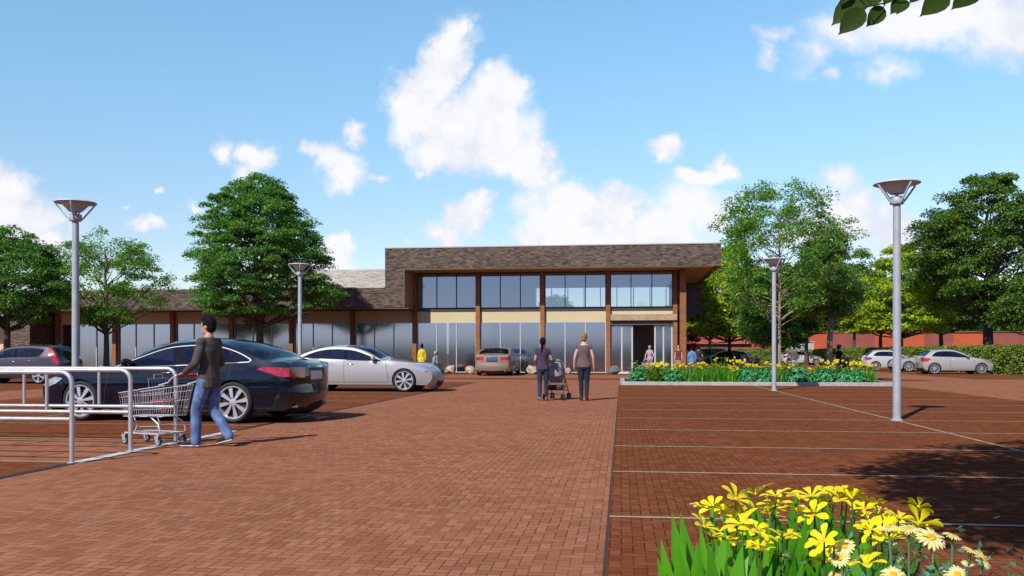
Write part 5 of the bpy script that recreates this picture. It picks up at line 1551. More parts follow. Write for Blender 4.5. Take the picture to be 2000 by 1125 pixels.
for s in (-1, 1):
    f.tube([(s * .24, -.34, .92), (s * .24, -.24, .90), (s * .24, -.20, .50), (s * .24, .25, .50), (s * .24, .40, .42), (s * .22, .50, .14)], .013, 8)
    f.tube([(s * .24, -.18, .70), (s * .24, .22, .70), (s * .24, .24, .50)], .012, 8); f.tube([(s * .24, .36, .40), (s * .24, .40, .12)], .012, 8); f.tube([(s * .24, -.1, .5), (s * .26, -.02, .305)], .012, 8)
f.tube([(-.24, .1, .4), (.24, .1, .4)], .01, 8)
f.build('frame', M['chrome'], t, 60)
MB().box(-.23, .23, -.2, .26, .455, .47).build('seat', M['black'], t, 40, bevel=.005)
MB().box(-.23, .23, -.235, -.21, .5, .9).build('backrest', M['black'], t, 40, bevel=.008)
for s in (-1, 1): MB().box(s * .13 - .08, s * .13 + .08, .46, .70, .075, .09).build('footrest', M['black'], t, 40, bevel=.004)

px, py = gp(1637, 43.0)
t = thing('scooter', 'dark motor scooter with grey leg shield under the man in the grey cap', 'scooter', (px, py, .004), R(-76))
for y in (-.48, .72):
    e = empty('wheel', (0, y, .23), 0, t)
    MB().lathe([(.12, -.05), (.2, -.055), (.23, -.02), (.23, .02), (.2, .055), (.12, .05)], 24, M=Mx, cap=True).build('tyre', M['rubber'], e, 40)
    MB().lathe([(.01, -.058), (.12, -.056), (.12, .056), (.01, .058)], 18, M=Mx, cap=True).build('rim', M['alloy'], e, 40)
pm_ = mat_once('scooter_body', (.02, .022, .03), .3, coat=1)
b = MB(); b.ell([((0, -.30, .34), .14, .42), ((0, -.28, .52), .17, .46), ((0, -.24, .66), .16, .42), ((0, -.2, .70), .12, .36)], 20); b.box(-.17, .17, .05, .42, .24, .30)
b.build('body', pm_, t, 50)
MB().ell([((0, -.20, .70), .13, .38), ((0, -.20, .77), .15, .40), ((0, -.2, .80), .12, .36)], 18).build('saddle', M['black'], t, 60)
MB().loft([[Vector((s * w, y + .05 * abs(s), z)) for s, in ((-1,), (-.5,), (0,), (.5,), (1,))] + [Vector((s * w, y + .05 * abs(s) + .06, z)) for s, in ((1,), (.5,), (0,), (-.5,), (-1,))] for (w, y, z) in ((.10, .50, .26), (.21, .44, .42), (.23, .40, .66), (.19, .38, .86), (.12, .37, .97))]).build('leg_shield', mat_once('grey_fairing', (.22, .23, .29), .35, coat=.6), t, 50)
MB().tube([(-.34, .34, 1.03), (-.18, .38, 1.0), (0, .40, .99), (.18, .38, 1.0), (.34, .34, 1.03)], .018, 8).build('handlebar', M['black'], t, 60)
MB().tube([(0, .46, .9), (0, .62, .45), (0, .72, .23)], .035, 10).build('fork', M['pole'], t, 60)
MB().ball((0, .46, .90), (.09, .06, .07)).build('headlight', M['lens'], t, 60)
# parked bicycle at the shop end of the bed
px, py = gp(1428, 47)
t = thing('bicycle', 'dark bicycle standing between the navy people carrier and the flower bed', 'bicycle', (px, py, .004), R(70))
for y in (-.52, .52):
    e = empty('wheel', (0, y, .34), 0, t)
    MB().tube([(0, .325 * math.cos(a), .325 * math.sin(a)) for a in [2 * math.pi * i / 36 for i in range(36)]], .018, 8, closed=True).build('tyre', M['rubber'], e, 60)
    b = MB()
    for i in range(18):
        a = 2 * math.pi * i / 18; b.tube([(0, 0, 0), (0, .31 * math.cos(a), .31 * math.sin(a))], .002, 4)
    b.build('spokes', M['chrome'], e, 60)
b = MB()
for p, q in (((0, -.52, .34), (0, -.05, .30)), ((0, -.05, .30), (0, -.18, .82)), ((0, -.52, .34), (0, -.16, .74)), ((0, -.05, .30), (0, .36, .72)), ((0, -.17, .78), (0, .34, .80)), ((0, .33, .86), (0, .40, .62)), ((0, .40, .62), (0, .52, .34))): b.tube([p, q], .016, 8)
b.build('frame', M['black'], t, 60)
MB().ell([((0, -.20, .84), .04, .09), ((0, -.21, .88), .075, .13), ((0, -.21, .90), .05, .1)], 14).build('saddle', M['black'], t, 60)
MB().tube([(-.28, .22, .98), (-.2, .32, 1.0), (0, .32, .99), (.2, .32, 1.0), (.28, .22, .98)], .013, 8).build('handlebar', M['chrome'], t, 60)

# ------------------------------------------------------------------ flower bed
pb = thing('flower_bed', 'long raised flower bed with grey kerb in front of the shop entrance', 'flower bed', (5.15, 37.0, 0))
def rounded(x0, x1, y0, y1, r, n=6):
    out = []
    for (cx0, cy0, a0) in ((x1 - r, y0 + r, -90), (x1 - r, y1 - r, 0), (x0 + r, y1 - r, 90), (x0 + r, y0 + r, 180)):
        for i in range(n + 1):
            a = R(a0 + 90 * i / n); out.append((cx0 + r * math.cos(a), cy0 + r * math.sin(a)))
    return out
oo = rounded(-5.2, 5.25, -2.6, 2.9, .35); ii = rounded(-5.02, 5.07, -2.42, 2.72, .22); n = len(oo)
k = MB()
k.add([(x, y, -.01) for x, y in oo] + [(x, y, .125) for x, y in oo] + [(x, y, .14) for x, y in [(p[0] * .997, p[1] * .994) for p in oo]] + [(x, y, .14) for x, y in ii] + [(x, y, 0) for x, y in ii],
      [(a * n + i, a * n + (i + 1) % n, (a + 1) * n + (i + 1) % n, (a + 1) * n + i) for a in range(4) for i in range(n)])
k.build('kerb', M['kerb'], pb, 30)
MB().add([(x, y, .10) for x, y in ii], [tuple(range(n))]).build('soil', M['soil'], pb)

Y_pet = mat('yellow_petal', (.78, .58, .012), .5, var=.15, scale=30)
Y_deep = mat('golden_petal', (.72, .40, .01), .5, var=.15, scale=30)
GB = leafmat('bright_blade', (.06, .22, .012), (.12, .36, .02), (.22, .48, .05), .35, .4)
GF = leafmat('fresh_herb', (.05, .115, .008), (.10, .19, .012), (.20, .27, .03), .3)
def blade(b, o, d, L, w, bend, n=6, fold=.25, side=None, pw=2.2):
    """a long pointed leaf that arches over"""
    d = Vector(d); h = Vector((d.x, d.y, 0)); h = h.normalized() if h.length > 1e-5 else Vector((1, 0, 0))
    s = Vector((-h.y, h.x, 0)); vs = []; fs = []
    if side is not None: s = Vector(side).normalized()
    p = Vector(o); a0 = math.atan2(math.hypot(d.x, d.y), d.z)
    for i in range(n + 1):
        t = i / n; a = a0 + bend * t
        ww = w * (1 - t ** pw) * (.65 + .7 * t * (1 - t) * 2) * .5 + .0004
        up = h * (-math.cos(a)) + Vector((0, 0, math.sin(a)))
        vs += [p + s * ww + up * ww * fold, p, p - s * ww + up * ww * fold]
        p = p + (h * math.sin(a) + Vector((0, 0, math.cos(a)))) * (L / n)
    for i in range(n): fs += [(3 * i, 3 * i + 1, 3 * i + 4, 3 * i + 3), (3 * i + 1, 3 * i + 2, 3 * i + 5, 3 * i + 4)]
    b.add(vs, fs)
def blossom_mesh(name, kind, r, g):
    """kind: open (six narrow petals), tulip (closed cup), daisy (many rays)"""
    b = MB()
    if kind == 'tulip':
        for k in range(6):
            a = 2 * math.pi * k / 6; c, s = math.cos(a), math.sin(a)
            vs = []; fs = []
            for i, (q, z, w) in enumerate(((.25, 0, .25), (.75, .45, .62), (.85, 1.0, .55), (.62, 1.55, .1))):
                vs += [(r * (q * c - w * s * .6), r * (q * s + w * c * .6), r * z), (r * q * 1.08 * c, r * q * 1.08 * s, r * z), (r * (q * c + w * s * .6), r * (q * s - w * c * .6), r * z)]
            for i in range(3): fs += [(3 * i, 3 * i + 1, 3 * i + 4, 3 * i + 3), (3 * i + 1, 3 * i + 2, 3 * i + 5, 3 * i + 4)]
            b.add(vs, fs)
        return b.mesh(name, 180)
    n = 6 if kind == 'open' else 20
    for k in range(n):
        a = 2 * math.pi * k / n + g.normal() * (.10 if kind == 'open' else .03); c, s = math.cos(a), math.sin(a)
        L = r * g.uniform(.86, 1.08); wd = r * (.20 if kind == 'open' else .10); rise = g.uniform(.25, .5) if kind == 'open' else g.uniform(-.02, .10)
        vs = []; fs = []
        prof = ((.08, .22), (.3, .45), (.5, .85), (.7, 1.05), (.86, .85), (.96, .45), (1.0, .1)) if kind == 'open' else ((.2, .6), (.5, 1), (.8, 1), (.95, .6), (1., .15))
        for (q, w) in prof:
            zz = r * rise * math.sin(q * 1.5) - r * .16 * q * q
            x = L * q; y = wd * w
            for sg in (1, 0, -1): vs.append((x * c - sg * y * s, x * s + sg * y * c, zz + (.05 * r * abs(sg) * w)))
        for i in range(len(prof) - 1): fs += [(3 * i, 3 * i + 1, 3 * i + 4, 3 * i + 3), (3 * i + 1, 3 * i + 2, 3 * i + 5, 3 * i + 4)]
        b.add(vs, fs)
    b.cur = 1
    if kind == 'open':
        b.ball((0, 0, r * .05), (r * .13, r * .13, r * .10), 8, 6)
    else:
        b.ball((0, 0, r * .03), (r * .30, r * .30, r * .13), 14, 6)
    return b.mesh(name, 180)

gq = np.random.default_rng(91)
far_open = [blossom_mesh('blossom', 'open', .055, gq) for _ in range(2)]
far_tulip = [blossom_mesh('blossom', 'tulip', .042, gq)]
def bed_plant(kind, lb, x, y, seed, group):
    g = np.random.default_rng(seed)
    if kind == 'bush':
        t = thing('leafy_plant', lb, 'plant', (x, y, .10), 0, group)
        n = 420; d = unit(g.normal(size=(n, 3)) + np.array([0, 0, .5])); d[:, 2] = np.abs(d[:, 2])
        C = d * np.array([.46, .42, .50]) * g.uniform(.5, 1, (n, 1)) + np.array([0, 0, .06])
        nr = unit(g.normal(size=(n, 3)) * .5 + d + np.array([0, 0, .6])); ax = unit(d * np.array([1, 1, .1]) + g.normal(size=(n, 3)) * .3 + np.array([0, 0, -.25]))
        put('foliage', quads_mesh('foliage', leaf_quads(C, .15 * g.uniform(.6, 1.3, n), nr, ax)), L_aqua, t)
        b = MB()
        for i in range(9):
            e = C[i * 7]; b.tube([(0, 0, -.02), (e[0] * .5, e[1] * .5, e[2] * .6), tuple(e)], [.008, .006, .003], 5)
        b.build('stems', GF, t, 60)
        nb, hh = 5, .60
    elif kind == 'lily':
        t = thing('grass_lily', lb, 'plant', (x, y, .10), 0, group)
        b = MB()
        for i in range(70):
            a = g.uniform(0, 6.28); th = g.uniform(.05, .65)
            blade(b, (g.normal() * .12, g.normal() * .12, 0), (math.sin(th) * math.cos(a), math.sin(th) * math.sin(a), math.cos(th)), g.uniform(.45, .72), .034, g.uniform(.1, .9))
        b.build('blades', GB, t, 60)
        nb, hh = 10, .64
    elif kind == 'tulip':
        t = thing('tulip_clump', lb, 'plant', (x, y, .10), 0, group)
        b = MB()
        for i in range(46):
            a = g.uniform(0, 6.28); th = g.uniform(.05, .5)
            blade(b, (g.normal() * .16, g.normal() * .16, 0), (math.sin(th) * math.cos(a), math.sin(th) * math.sin(a), math.cos(th)), g.uniform(.35, .6), .045, g.uniform(.1, .7))
        b.build('blades', GB, t, 60)
        nb, hh = 17, .62
    else:
        t = thing('yellow_herb', lb, 'plant', (x, y, .10), 0, group)
        n = 380; d = unit(g.normal(size=(n, 3)) + np.array([0, 0, .5])); d[:, 2] = np.abs(d[:, 2])
        C = d * np.array([.42, .40, .52]) * g.uniform(.4, 1, (n, 1)) + np.array([0, 0, .05])
        nr = unit(g.normal(size=(n, 3)) + np.array([0, 0, .4])); ax = unit(d + g.normal(size=(n, 3)) * .5)
        put('foliage', quads_mesh('foliage', leaf_quads(C, .10 * g.uniform(.6, 1.3, n), nr, ax)), GF, t)
        nb, hh = 13, .56
    pos = []
    for i in range(nb):
        px_, py_ = g.normal() * .22, g.normal() * .2
        z = hh + g.normal() * .045
        me = (far_tulip if kind == 'tulip' else far_open)[i % (1 if kind == 'tulip' else 2)]
        o = put('blossom', me, None, t, (px_, py_, z)); o.rotation_euler = (g.normal() * .3, g.normal() * .3, g.uniform(0, 6.28))
        o.scale = (g.uniform(.9, 1.5),) * 3
        pos.append((px_, py_, z))
    s = MB()
    for (a, c, z) in pos: s.tube([(a * .4, c * .4, .02), (a * .8, c * .8, z * .6), (a, c, z)], .005, 4)
    s.build('flower_stalks', GB, t, 60)
    return t
for m_ in far_open: m_.materials.append(Y_pet); m_.materials.append(Y_deep)
for m_ in far_tulip: m_.materials.append(Y_pet)
KL = {'bush': ('blue green leafy plant', 'leafy bed plants'), 'lily': ('bright green grass-leaved plant with small yellow flowers', 'grass-leaved bed plants'),
      'tulip': ('clump of yellow tulips', 'tulip clumps'), 'herb': ('bushy yellow flowering herb', 'yellow herbs')}
rows = [(35.0, ['bush', 'herb', 'bush', 'lily', 'lily', 'lily', 'lily', 'bush', 'bush', 'lily', 'bush', 'bush', 'bush', 'bush', 'bush', 'lily'], 'in the front row behind the kerb'),
        (36.0, ['bush', 'tulip', 'herb', 'bush', 'herb', 'lily', 'lily', 'tulip', 'lily', 'herb', 'bush', 'bush', 'herb', 'bush', 'tulip'], 'in the second row of the flower bed'),
        (37.2, ['herb', 'tulip', 'herb', 'tulip', 'herb', 'tulip', 'herb', 'lily', 'tulip', 'herb', 'tulip', 'tulip'], 'in the third row of the flower bed'),
        (38.6, ['herb', 'herb', 'lily', 'herb', 'tulip', 'herb', 'herb', 'herb', 'tulip', 'herb'], 'in the back row of the flower bed')]
sd = 200
for (v, ks, where) in rows:
    n = len(ks)
    for i, kd in enumerate(ks):
        u = .45 + 9.45 * (i + .5) / n + gq.normal() * .06
        sd += 1
        if abs(u - 5.0) < .25 and v > 39: continue
        o = bed_plant(kd, KL[kd][0] + ' ' + where, u, v + gq.normal() * .08, sd, KL[kd][1] + ' ' + where)
        k_ = gq.uniform(.82, 1.2); o.scale = (k_, k_, k_ * gq.uniform(.85, 1.15)); o.rotation_euler = (0, 0, gq.uniform(0, 6.28))
# low yellow planting by the shop front, seen left of the lamp
for i in range(4):
    px, py = gp(138 + 15 * i + (20 if i > 1 else 0), 40 + i * .4)
    o = bed_plant('herb', 'low yellow green plant between the plum hatchback and the small tree', px, py, 300 + i, 'low plants by the small tree')
    o.location.z = .0

# ------------------------------------------------------------------ the flowers near the camera
nb_ = thing('flower_bed', 'soil bed at the near right corner under the large yellow flowers', 'flower bed', (1.0, 2.45, 0))
k = MB(); o2 = rounded(-1.0, 1.7, -.9, .85, .2); i2 = rounded(-.86, 1.56, -.76, .71, .12); n = len(o2)
k.add([(x, y, -.01) for x, y in o2] + [(x, y, .14) for x, y in o2] + [(x, y, .14) for x, y in i2] + [(x, y, 0) for x, y in i2], [(a * n + i, a * n + (i + 1) % n, (a + 1) * n + (i + 1) % n, (a + 1) * n + i) for a in range(3) for i in range(n)])
k.build('kerb', M['kerb'], nb_, 30)
MB().add([(x, y, .10) for x, y in i2], [tuple(range(n))]).build('soil', M['soil'], nb_)
gn = np.random.default_rng(17)
YP = leafmat('near_yellow_petal', (.88, .66, .008), (.95, .78, .010), (.97, .84, .02), .22, .45); YC = mat('near_flower_heart', (.74, .42, .01), .6, var=.2, scale=120)
DP = leafmat('cream_ray', (.78, .70, .30), (.82, .76, .36), (.85, .80, .45), .3, .5); DC = mat('daisy_disc', (.74, .38, .012), .8, var=.35, scale=160)
open_m = [blossom_mesh('blossom', 'open', .052, gn) for _ in range(6)]
for m_ in open_m: m_.materials.append(YP); m_.materials.append(YC)
daisy_m = [blossom_mesh('blossom', 'daisy', .050, gn) for _ in range(4)]
for m_ in daisy_m: m_.materials.append(DP); m_.materials.append(DC)
def wpt(x, y, D):
    a = (x - 1000) / 1700 * D
    return Vector((a * math.cos(YAW) - D * math.sin(YAW), a * math.sin(YAW) + D * math.cos(YAW), 1.25 + (690 - y) / 1700 * D))
GBN = leafmat('near_blade', (.06, .23, .012), (.11, .36, .018), (.20, .46, .045), .35, .35)
GST = mat('green_stalk', (.05, .15, .02), .5, var=.15)
GSD = mat('pale_green_stalk', (.12, .22, .10), .5, var=.15)
def near_plant(lb, bx, by, heads, kind, nblades, bl, seed, group, bw=.062):
    g = np.random.default_rng(seed)
    t = thing('yellow_flower_plant' if kind == 'open' else 'daisy_plant', lb, 'flower', (bx, by, .10), 0, group)
    b = MB()
    for i in range(nblades):
        a = g.uniform(0, 6.28); th = g.uniform(.04, .34)
        blade(b, (g.normal() * .07, g.normal() * .07, 0), (math.sin(th) * math.cos(a), math.sin(th) * math.sin(a), math.cos(th)), bl * g.uniform(.78, 1.06), bw * g.uniform(.8, 1.5), g.uniform(.0, .3), 8, .25, (1, g.normal() * .8, 0), 4.5)
    if nblades: b.build('leaves', GBN, t, 60)
    s = MB()
    for (p, sc, tilt) in heads:
        q = p - Vector((bx, by, .10))
        me = (open_m if kind == 'open' else daisy_m)[int(g.integers(0, 6 if kind == 'open' else 4))]
        o = put('blossom', me, None, t, q); o.rotation_euler = tilt if tilt else (R(14) + g.normal() * .3, g.normal() * .3, g.uniform(0, 6.28)); o.scale = (sc * (1.02 if kind == 'open' else .56),) * 3
        base = Vector((g.normal() * .05, g.normal() * .05, 0))
        mid = base.lerp(q, .62) + Vector((g.normal() * .02, g.normal() * .02, 0))
        if kind == 'open': node = q - Vector((q.x * .05, q.y * .05, .05 + .03 * g.uniform())); s.tube([base, mid, node, q - Vector((0, 0, .004))], [.0045, .004, .003, .0022], 6)
        else: s.tube([base, mid, q - Vector((0, 0, .005))], [.004, .0035, .003], 6)
    s.build('stalks', GST if kind == 'open' else GSD, t, 60)
    if kind == 'daisy':
        n = 900; C = g.normal(size=(n, 3)) * np.array([.08, .07, .10]) + np.array([0, 0, .42])
        put('feathery_leaves', quads_mesh('feathery_leaves', leaf_quads(C, .020 * g.uniform(.6, 1.3, n), unit(g.normal(size=(n, 3))), unit(g.normal(size=(n, 3)) + np.array([0, 0, .5])))), mat_once('feathery_green', (.06, .17, .10), .6, var=.3), t)
    return t
def heads(lst, D0, D1):
    out = []
    for (x, y, *sz) in lst:
        D = gn.uniform(D0, D1); out.append((wpt(x, y, D), (sz[0] if sz else 1.0) * D / 2.3, sz[1] if len(sz) > 1 else None))
    return out
NG = 'yellow flowers in the near bed'
def more(x0, x1, y0, y1, n): return [(gn.uniform(x0, x1), gn.uniform(y0, y1), gn.uniform(.7, 1.0)) for _ in range(n)]
def base_of(x, D): 
    p = wpt(x, 690, D); return p.x, p.y
near_plant('open yellow flowers at the top left of the near clump', *base_of(1440, 2.75), heads([(1368, 990, .6), (1394, 992, .75), (1437, 976, 1.0), (1476, 966, 1.0), (1516, 970, .8), (1375, 1030, .9), (1410, 1052, .7)] + more(1380, 1480, 968, 1030, 3), 2.6, 2.85), 'open', 60, .64, 1, NG)
near_plant('open yellow flowers standing highest in the middle of the near clump', *base_of(1580, 2.8), heads([(1512, 992, .95), (1555, 998, 1.0), (1562, 976, .9), (1585, 970, .9), (1598, 985, .8), (1628, 970, .8), (1645, 978, 1.0), (1622, 965, .7), (1505, 1000, .8)] + more(1490, 1660, 966, 1010, 5), 2.65, 2.95), 'open', 70, .67, 2, NG)
near_plant('open yellow flowers at the right shoulder of the near clump, thin stalks apart', *base_of(1690, 2.7), heads([(1664, 974, .8), (1688, 996, .75), (1712, 984, .6), (1715, 1002, .6), (1755, 1015, 1.0), (1795, 1022, 1.0), (1810, 1030, .8)] + more(1680, 1800, 985, 1030, 5), 2.5, 2.75), 'open', 54, .60, 3, NG)
near_plant('open yellow flowers low at the left front of the near clump', *base_of(1460, 2.35), heads([(1450, 1025, 1.1), (1432, 1058, 1.0), (1390, 1050, .7), (1490, 1048, .8), (1528, 1050, 1.05), (1488, 1077, .85), (1530, 1090, .7)] + more(1400, 1560, 1020, 1095, 4), 2.2, 2.45), 'open', 60, .50, 4, NG)
near_plant('open yellow flowers front centre of the near clump, cut by the bottom edge', *base_of(1620, 2.2), heads([(1606, 1073, .85), (1612, 1100, 1.05), (1690, 1105, 1.2), (1640, 1070, .6)] + more(1570, 1720, 1050, 1115, 4), 2.05, 2.2), 'open', 56, .52, 5, NG)
near_plant('open yellow flowers among the cream daisies on the right', *base_of(1730, 2.35), heads([(1722, 1040, 1.2), (1735, 1058, 1.0), (1775, 1060, .6), (1700, 1035, .8)] + more(1690, 1800, 1025, 1070, 3), 2.25, 2.4), 'open', 50, .56, 6, NG)
DG = 'cream daisies in the near bed'
t1, t2, t3 = (R(62), .1, 0), (R(25), R(10), 0), (R(-10), R(20), 0)
near_plant('cream daisies with orange hearts beside the yellow flowers, right side of the near bed', *base_of(1790, 2.25), heads([(1818, 1050, 1.55, (R(32), 0, .3)), (1775, 1032, 1.0, (R(15), 0, 0)), (1860, 1046, .9, (R(10), R(15), 0)), (1747, 1078, 1.05, (R(66), 0, 0)), (1735, 1030, .9, (R(8), R(-10), 0))], 2.15, 2.3), 'daisy', 16, .62, 7, DG)
near_plant('cream daisies leaning right at the outer end of the near bed', *base_of(1880, 2.2), heads([(1920, 1092, 1.15, (R(30), R(45), 0)), (1895, 1074, .8, (R(10), R(20), 0)), (1890, 1100, .6, (R(20), 0, 0)), (1870, 1122, 1.2, (R(40), 0, 0))], 2.05, 2.2), 'daisy', 8, .5, 8, DG)
near_plant('cream daisies cut by the bottom edge in the middle of the near bed', *base_of(1660, 2.1), heads([(1650, 1068, 1.0, (R(35), R(-30), 0)), (1640, 1090, 1.0, (R(45), R(-35), 0)), (1745, 1122, 1.15, (R(38), 0, 0)), (1635, 1122, .8, (R(20), 0, 0)), (1885, 1130, .5, (R(20), 0, 0))], 2.0, 2.12), 'daisy', 8, .5, 9, DG)
# the broad sword leaves on the left
t = thing('sword_leaf_plant', 'broad sword-shaped bright green leaves at the left end of the near bed', 'plant', (*base_of(1400, 2.15), .10))
b = MB()
for (x, y, w, D) in [(1292, 1085, .045, 2.1), (1322, 1002, .05, 2.2), (1300, 1050, .045, 2.15), (1336, 1000, .055, 2.3), (1328, 1060, .055, 2.05), (1362, 1055, .06, 2.1), (1392, 1055, .05, 2.2), (1412, 1030, .05, 2.3), (1440, 1062, .06, 2.1), (1468, 1080, .05, 2.0), (1345, 1095, .05, 1.98), (1378, 1105, .05, 1.98), (1420, 1090, .045, 1.98), (1500, 1095, .045, 2.0), (1370, 1020, .04, 2.4), (1455, 1020, .04, 2.45), (1560, 1090, .04, 2.0)]:
    tip = wpt(x, y, D) - Vector(t.location)
    base = Vector((tip.x * .35 + gn.normal() * .03, tip.y * .35 + gn.normal() * .03, 0))
    d = tip - base
    blade(b, base, d.normalized(), d.length * 1.0, w * 1.6, .04, 10, .3, (1, gn.normal() * .35, 0), 5.)
b.build('leaves', GBN, t, 60)
# ------------------------------------------------------------------ light, sky, camera
SUN_AZ, SUN_EL = R(24), R(41)      # the light travels towards +v, turned 24 degrees towards +u
dirv = Vector((math.sin(SUN_AZ) * math.cos(SUN_EL), math.cos(SUN_AZ) * math.cos(SUN_EL), -math.sin(SUN_EL)))
sl = bpy.data.lights.new('sun', 'SUN'); sl.energy = 5.0; sl.angle = R(.5); sl.color = (1., .965, .90)
so = bpy.data.objects.new('sun', sl); so.rotation_euler = dirv.to_track_quat('-Z', 'Y').to_euler(); link(so)

W = bpy.data.worlds.new('World'); SC.world = W; W.use_nodes = True
t = W.node_tree; t.nodes.clear(); nt = NT(t)
out = nt.n('ShaderNodeOutputWorld'); bg = nt.n('ShaderNodeBackground')
sky = nt.n('ShaderNodeTexSky', sky_type='NISHITA'); sky.sun_disc = False
sky.sun_elevation = SUN_EL
sky.sun_rotation = math.atan2(-dirv.x, -dirv.y)
sky.air_density = 1.0; sky.dust_density = .3; sky.ozone_density = 2.0
SKY_STR = .12
bg.inputs['Strength'].default_value = SKY_STR
d = nt.n('ShaderNodeTexCoord').outputs['Generated']
fw = (-math.sin(YAW), math.cos(YAW), 0.); rt = (math.cos(YAW), math.sin(YAW), 0.)
# the clouds hang at fixed directions in the sky north of the car park
df = nt.vm('DOT_PRODUCT', d, fw, 'Value'); dr = nt.vm('DOT_PRODUCT', d, rt, 'Value')
dz = nt.n('ShaderNodeSeparateXYZ'); nt.set(dz.inputs[0], d); up = dz.outputs[2]
dfs = nt.m('MAXIMUM', df, .08)
cx = nt.n('ShaderNodeCombineXYZ')
nt.set(cx.inputs[0], nt.m('DIVIDE', dr, dfs)); nt.set(cx.inputs[1], nt.m('DIVIDE', up, dfs))
Q = cx.outputs[0]
warp = nt.n('ShaderNodeTexNoise'); warp.inputs['Scale'].default_value = 14; warp.inputs['Detail'].default_value = 6; warp.inputs['Roughness'].default_value = .62
nt.set(warp.inputs['Vector'], Q)
wv = nt.vm('SCALE', nt.vm('SUBTRACT', warp.outputs['Color'], (.5, .5, .5)), .085)
Qw = nt.vm('ADD', Q, wv)
# centre x, y, radius x, y (in thousandths of the distance), turn, weight
CL = [(-85, 332, 44, 88, -32, 1.05), (-110, 285, 46, 62, 0, 1.0), (-62, 268, 66, 60, 0, 1.1), (-20, 292, 55, 56, 15, 1.05), (-18, 248, 66, 54, 0, 1.05), (20, 216, 52, 40, -35, 1.), (-75, 236, 58, 40, 0, .95), (-56, 366, 20, 34, -30, .8),
      (-325, 238, 26, 30, 30, .75), (-290, 232, 34, 28, 0, .85), (-305, 212, 28, 26, 0, .6),
      (-200, 216, 46, 34, -10, .95), (-228, 226, 24, 20, 0, .8), (-160, 212, 30, 13, 0, .55),
      (-184, 252, 24, 19, 0, .75), (-104, 213, 13, 15, 0, .6),
      (172, 244, 40, 25, 0, .85), (166, 232, 26, 22, 0, .7),
      (-55, 155, 36, 36, 0, 1.), (-80, 140, 40, 36, 0, .9), (-42, 172, 30, 26, 0, .95),
      (60, 165, 78, 55, 0, 1.1), (45, 140, 60, 45, 0, 1.05), (112, 168, 52, 46, 0, 1.1), (90, 140, 110, 45, 0, 1.1), (150, 140, 90, 50, 0, .9), (215, 205, 60, 24, 0, 1.), (245, 212, 26, 28, 0, .9), (200, 165, 70, 50, 0, .8), (235, 150, 60, 50, 0, .7),
      (480, 384, 170, 60, 0, .72), (390, 368, 90, 46, 10, .58), (350, 345, 66, 34, 20, .45), (575, 385, 130, 80, 0, .75), (300, 366, 34, 18, 0, .45), (292, 342, 22, 17, 0, .5), (440, 325, 90, 34, 0, .45), (365, 318, 30, 22, 0, .5), (290, 352, 20, 16, 0, .4),
      (395, 165, 70, 50, 0, .9), (430, 150, 60, 40, 0, .9), (375, 200, 40, 25, 0, .7), (340, 150, 60, 40, 0, .7), (450, 130, 70, 40, 0, .9),
      (-590, 185, 60, 56, 0, 1.05), (-570, 150, 80, 55, 0, 1.1), (-600, 215, 46, 28, 0, .8), (-530, 125, 50, 40, 0, .9), (-640, 170, 70, 80, 0, 1.),
      (-418, 148, 30, 16, 0, .7), (-370, 178, 18, 11, 0, .65), (-408, 188, 11, 8, 0, .5), (-443, 165, 9, 7, 0, .45),
      (-195, 120, 40, 28, 0, .95), (-210, 100, 50, 30, 0, .8), (-120, 133, 10, 9, 0, .5), (-290, 110, 60, 26, 0, .6)]
acc = None
for (x, y, rx, ry, rot, w) in CL:
    mp = nt.n('ShaderNodeMapping', vector_type='TEXTURE')
    nt.set(mp.inputs[0], Qw)
    mp.inputs[1].default_value = (x / 1000, y / 1000, 0); mp.inputs[2].default_value = (0, 0, R(rot)); mp.inputs[3].default_value = (rx / 1000 * 1.0, ry / 1000 * 1.0, 1)
    gr = nt.n('ShaderNodeTexGradient', gradient_type='SPHERICAL'); nt.set(gr.inputs[0], mp.outputs[0])
    g = nt.m('MULTIPLY', gr.outputs[1], w)
    if acc is None: acc = g
    else:
        acc = nt.m('SMOOTH_MAX', acc, g, .05)
front = nt.sstep(df, .25, .5)
n1 = nt.noise(Q, 11, 8, .64)
n2 = nt.noise(nt.vm('ADD', Q, (-.012, .02, 0)), 11, 8, .64)
dens = nt.m('ADD', acc, nt.m('MULTIPLY', nt.m('SUBTRACT', n1, .5), .72))
cov = nt.m('MULTIPLY', nt.sstep(dens, .11, .60), front)
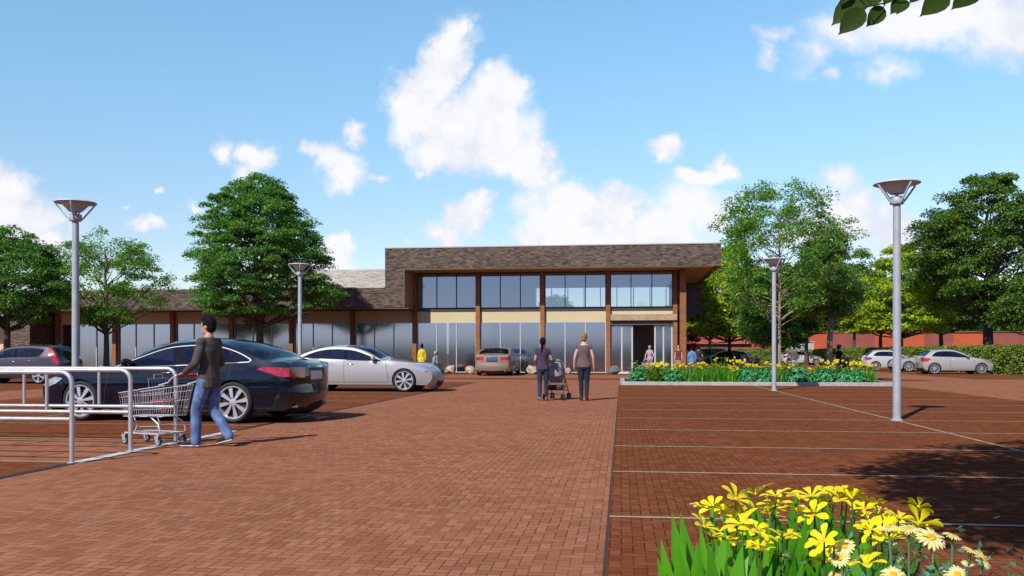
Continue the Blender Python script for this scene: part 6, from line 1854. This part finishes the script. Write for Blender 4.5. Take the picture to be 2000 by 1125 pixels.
# sky behind and overhead: broken cloud by direction
nb = nt.noise(nt.vm('MULTIPLY', d, (1, 1, 2.2)), 2.2, 7, .58)
cov2 = nt.m('MULTIPLY', nt.sstep(nb, .56, .72), nt.m('SUBTRACT', 1., front))
cover = nt.m('ADD', cov, cov2, clamp=True)
relief = nt.m('ADD', .5, nt.m('MULTIPLY', nt.m('SUBTRACT', n1, n2), 3.2))
low = nt.noise(Q, 4.5, 3, .5)
shade = nt.m('ADD', nt.m('MULTIPLY', relief, .5), nt.m('MULTIPLY', nt.sstep(low, .35, .65), .5))
shade = nt.m('ADD', shade, nt.m('MULTIPLY', nt.sstep(dens, .3, .8), .25))
cc = nt.mix(nt.sstep(shade, .25, .8), (.80, .84, .95), (1.0, 1.0, 1.02))
cc = nt.vm('SCALE', cc, .98 / SKY_STR)
# clear air: the physical sky, tinted by height and direction
tn = nt.mix(nt.sstep(up, .02, .42), (1.22, 1.14, 1.15), (1.42, 1.83, 1.76))
tn = nt.mix(nt.sstep(up, .5, .85), tn, (.40, .52, .64))  # overhead sky dimmed to cut the fill in ground shadows
tn = nt.mix(front, (.50, .58, .98), tn)  # unseen sky behind the camera dimmed for darker shaded walls and glass reflections
skc = nt.mix(1., sky.outputs[0], tn, 'MULTIPLY')
fin = nt.mix(nt.m('MULTIPLY', cover, .97), skc, cc)
nt.set(bg.inputs[0], fin)
t.links.new(bg.outputs[0], out.inputs[0])

W.cycles.sampling_method = 'MANUAL'; W.cycles.sample_map_resolution = 512
cam = bpy.data.cameras.new('camera'); co = bpy.data.objects.new('camera', cam); link(co)
co.location = (0, 0, 1.25); co.rotation_euler = (R(90), 0, YAW)
cam.sensor_width = 36; cam.lens = 30.6; cam.shift_y = .06375; cam.clip_start = .05; cam.clip_end = 3000
SC.camera = co
SC.view_settings.view_transform = 'Standard'; SC.view_settings.look = 'None'; SC.view_settings.exposure = 0; SC.view_settings.gamma = 1
SC.cycles.use_denoising = True
SC.cycles.max_bounces = 8; SC.cycles.transparent_max_bounces = 24; SC.cycles.diffuse_bounces = 3; SC.cycles.glossy_bounces = 4
SC.cycles.sample_clamp_indirect = 6
SC.cycles.caustics_reflective = False; SC.cycles.caustics_refractive = False
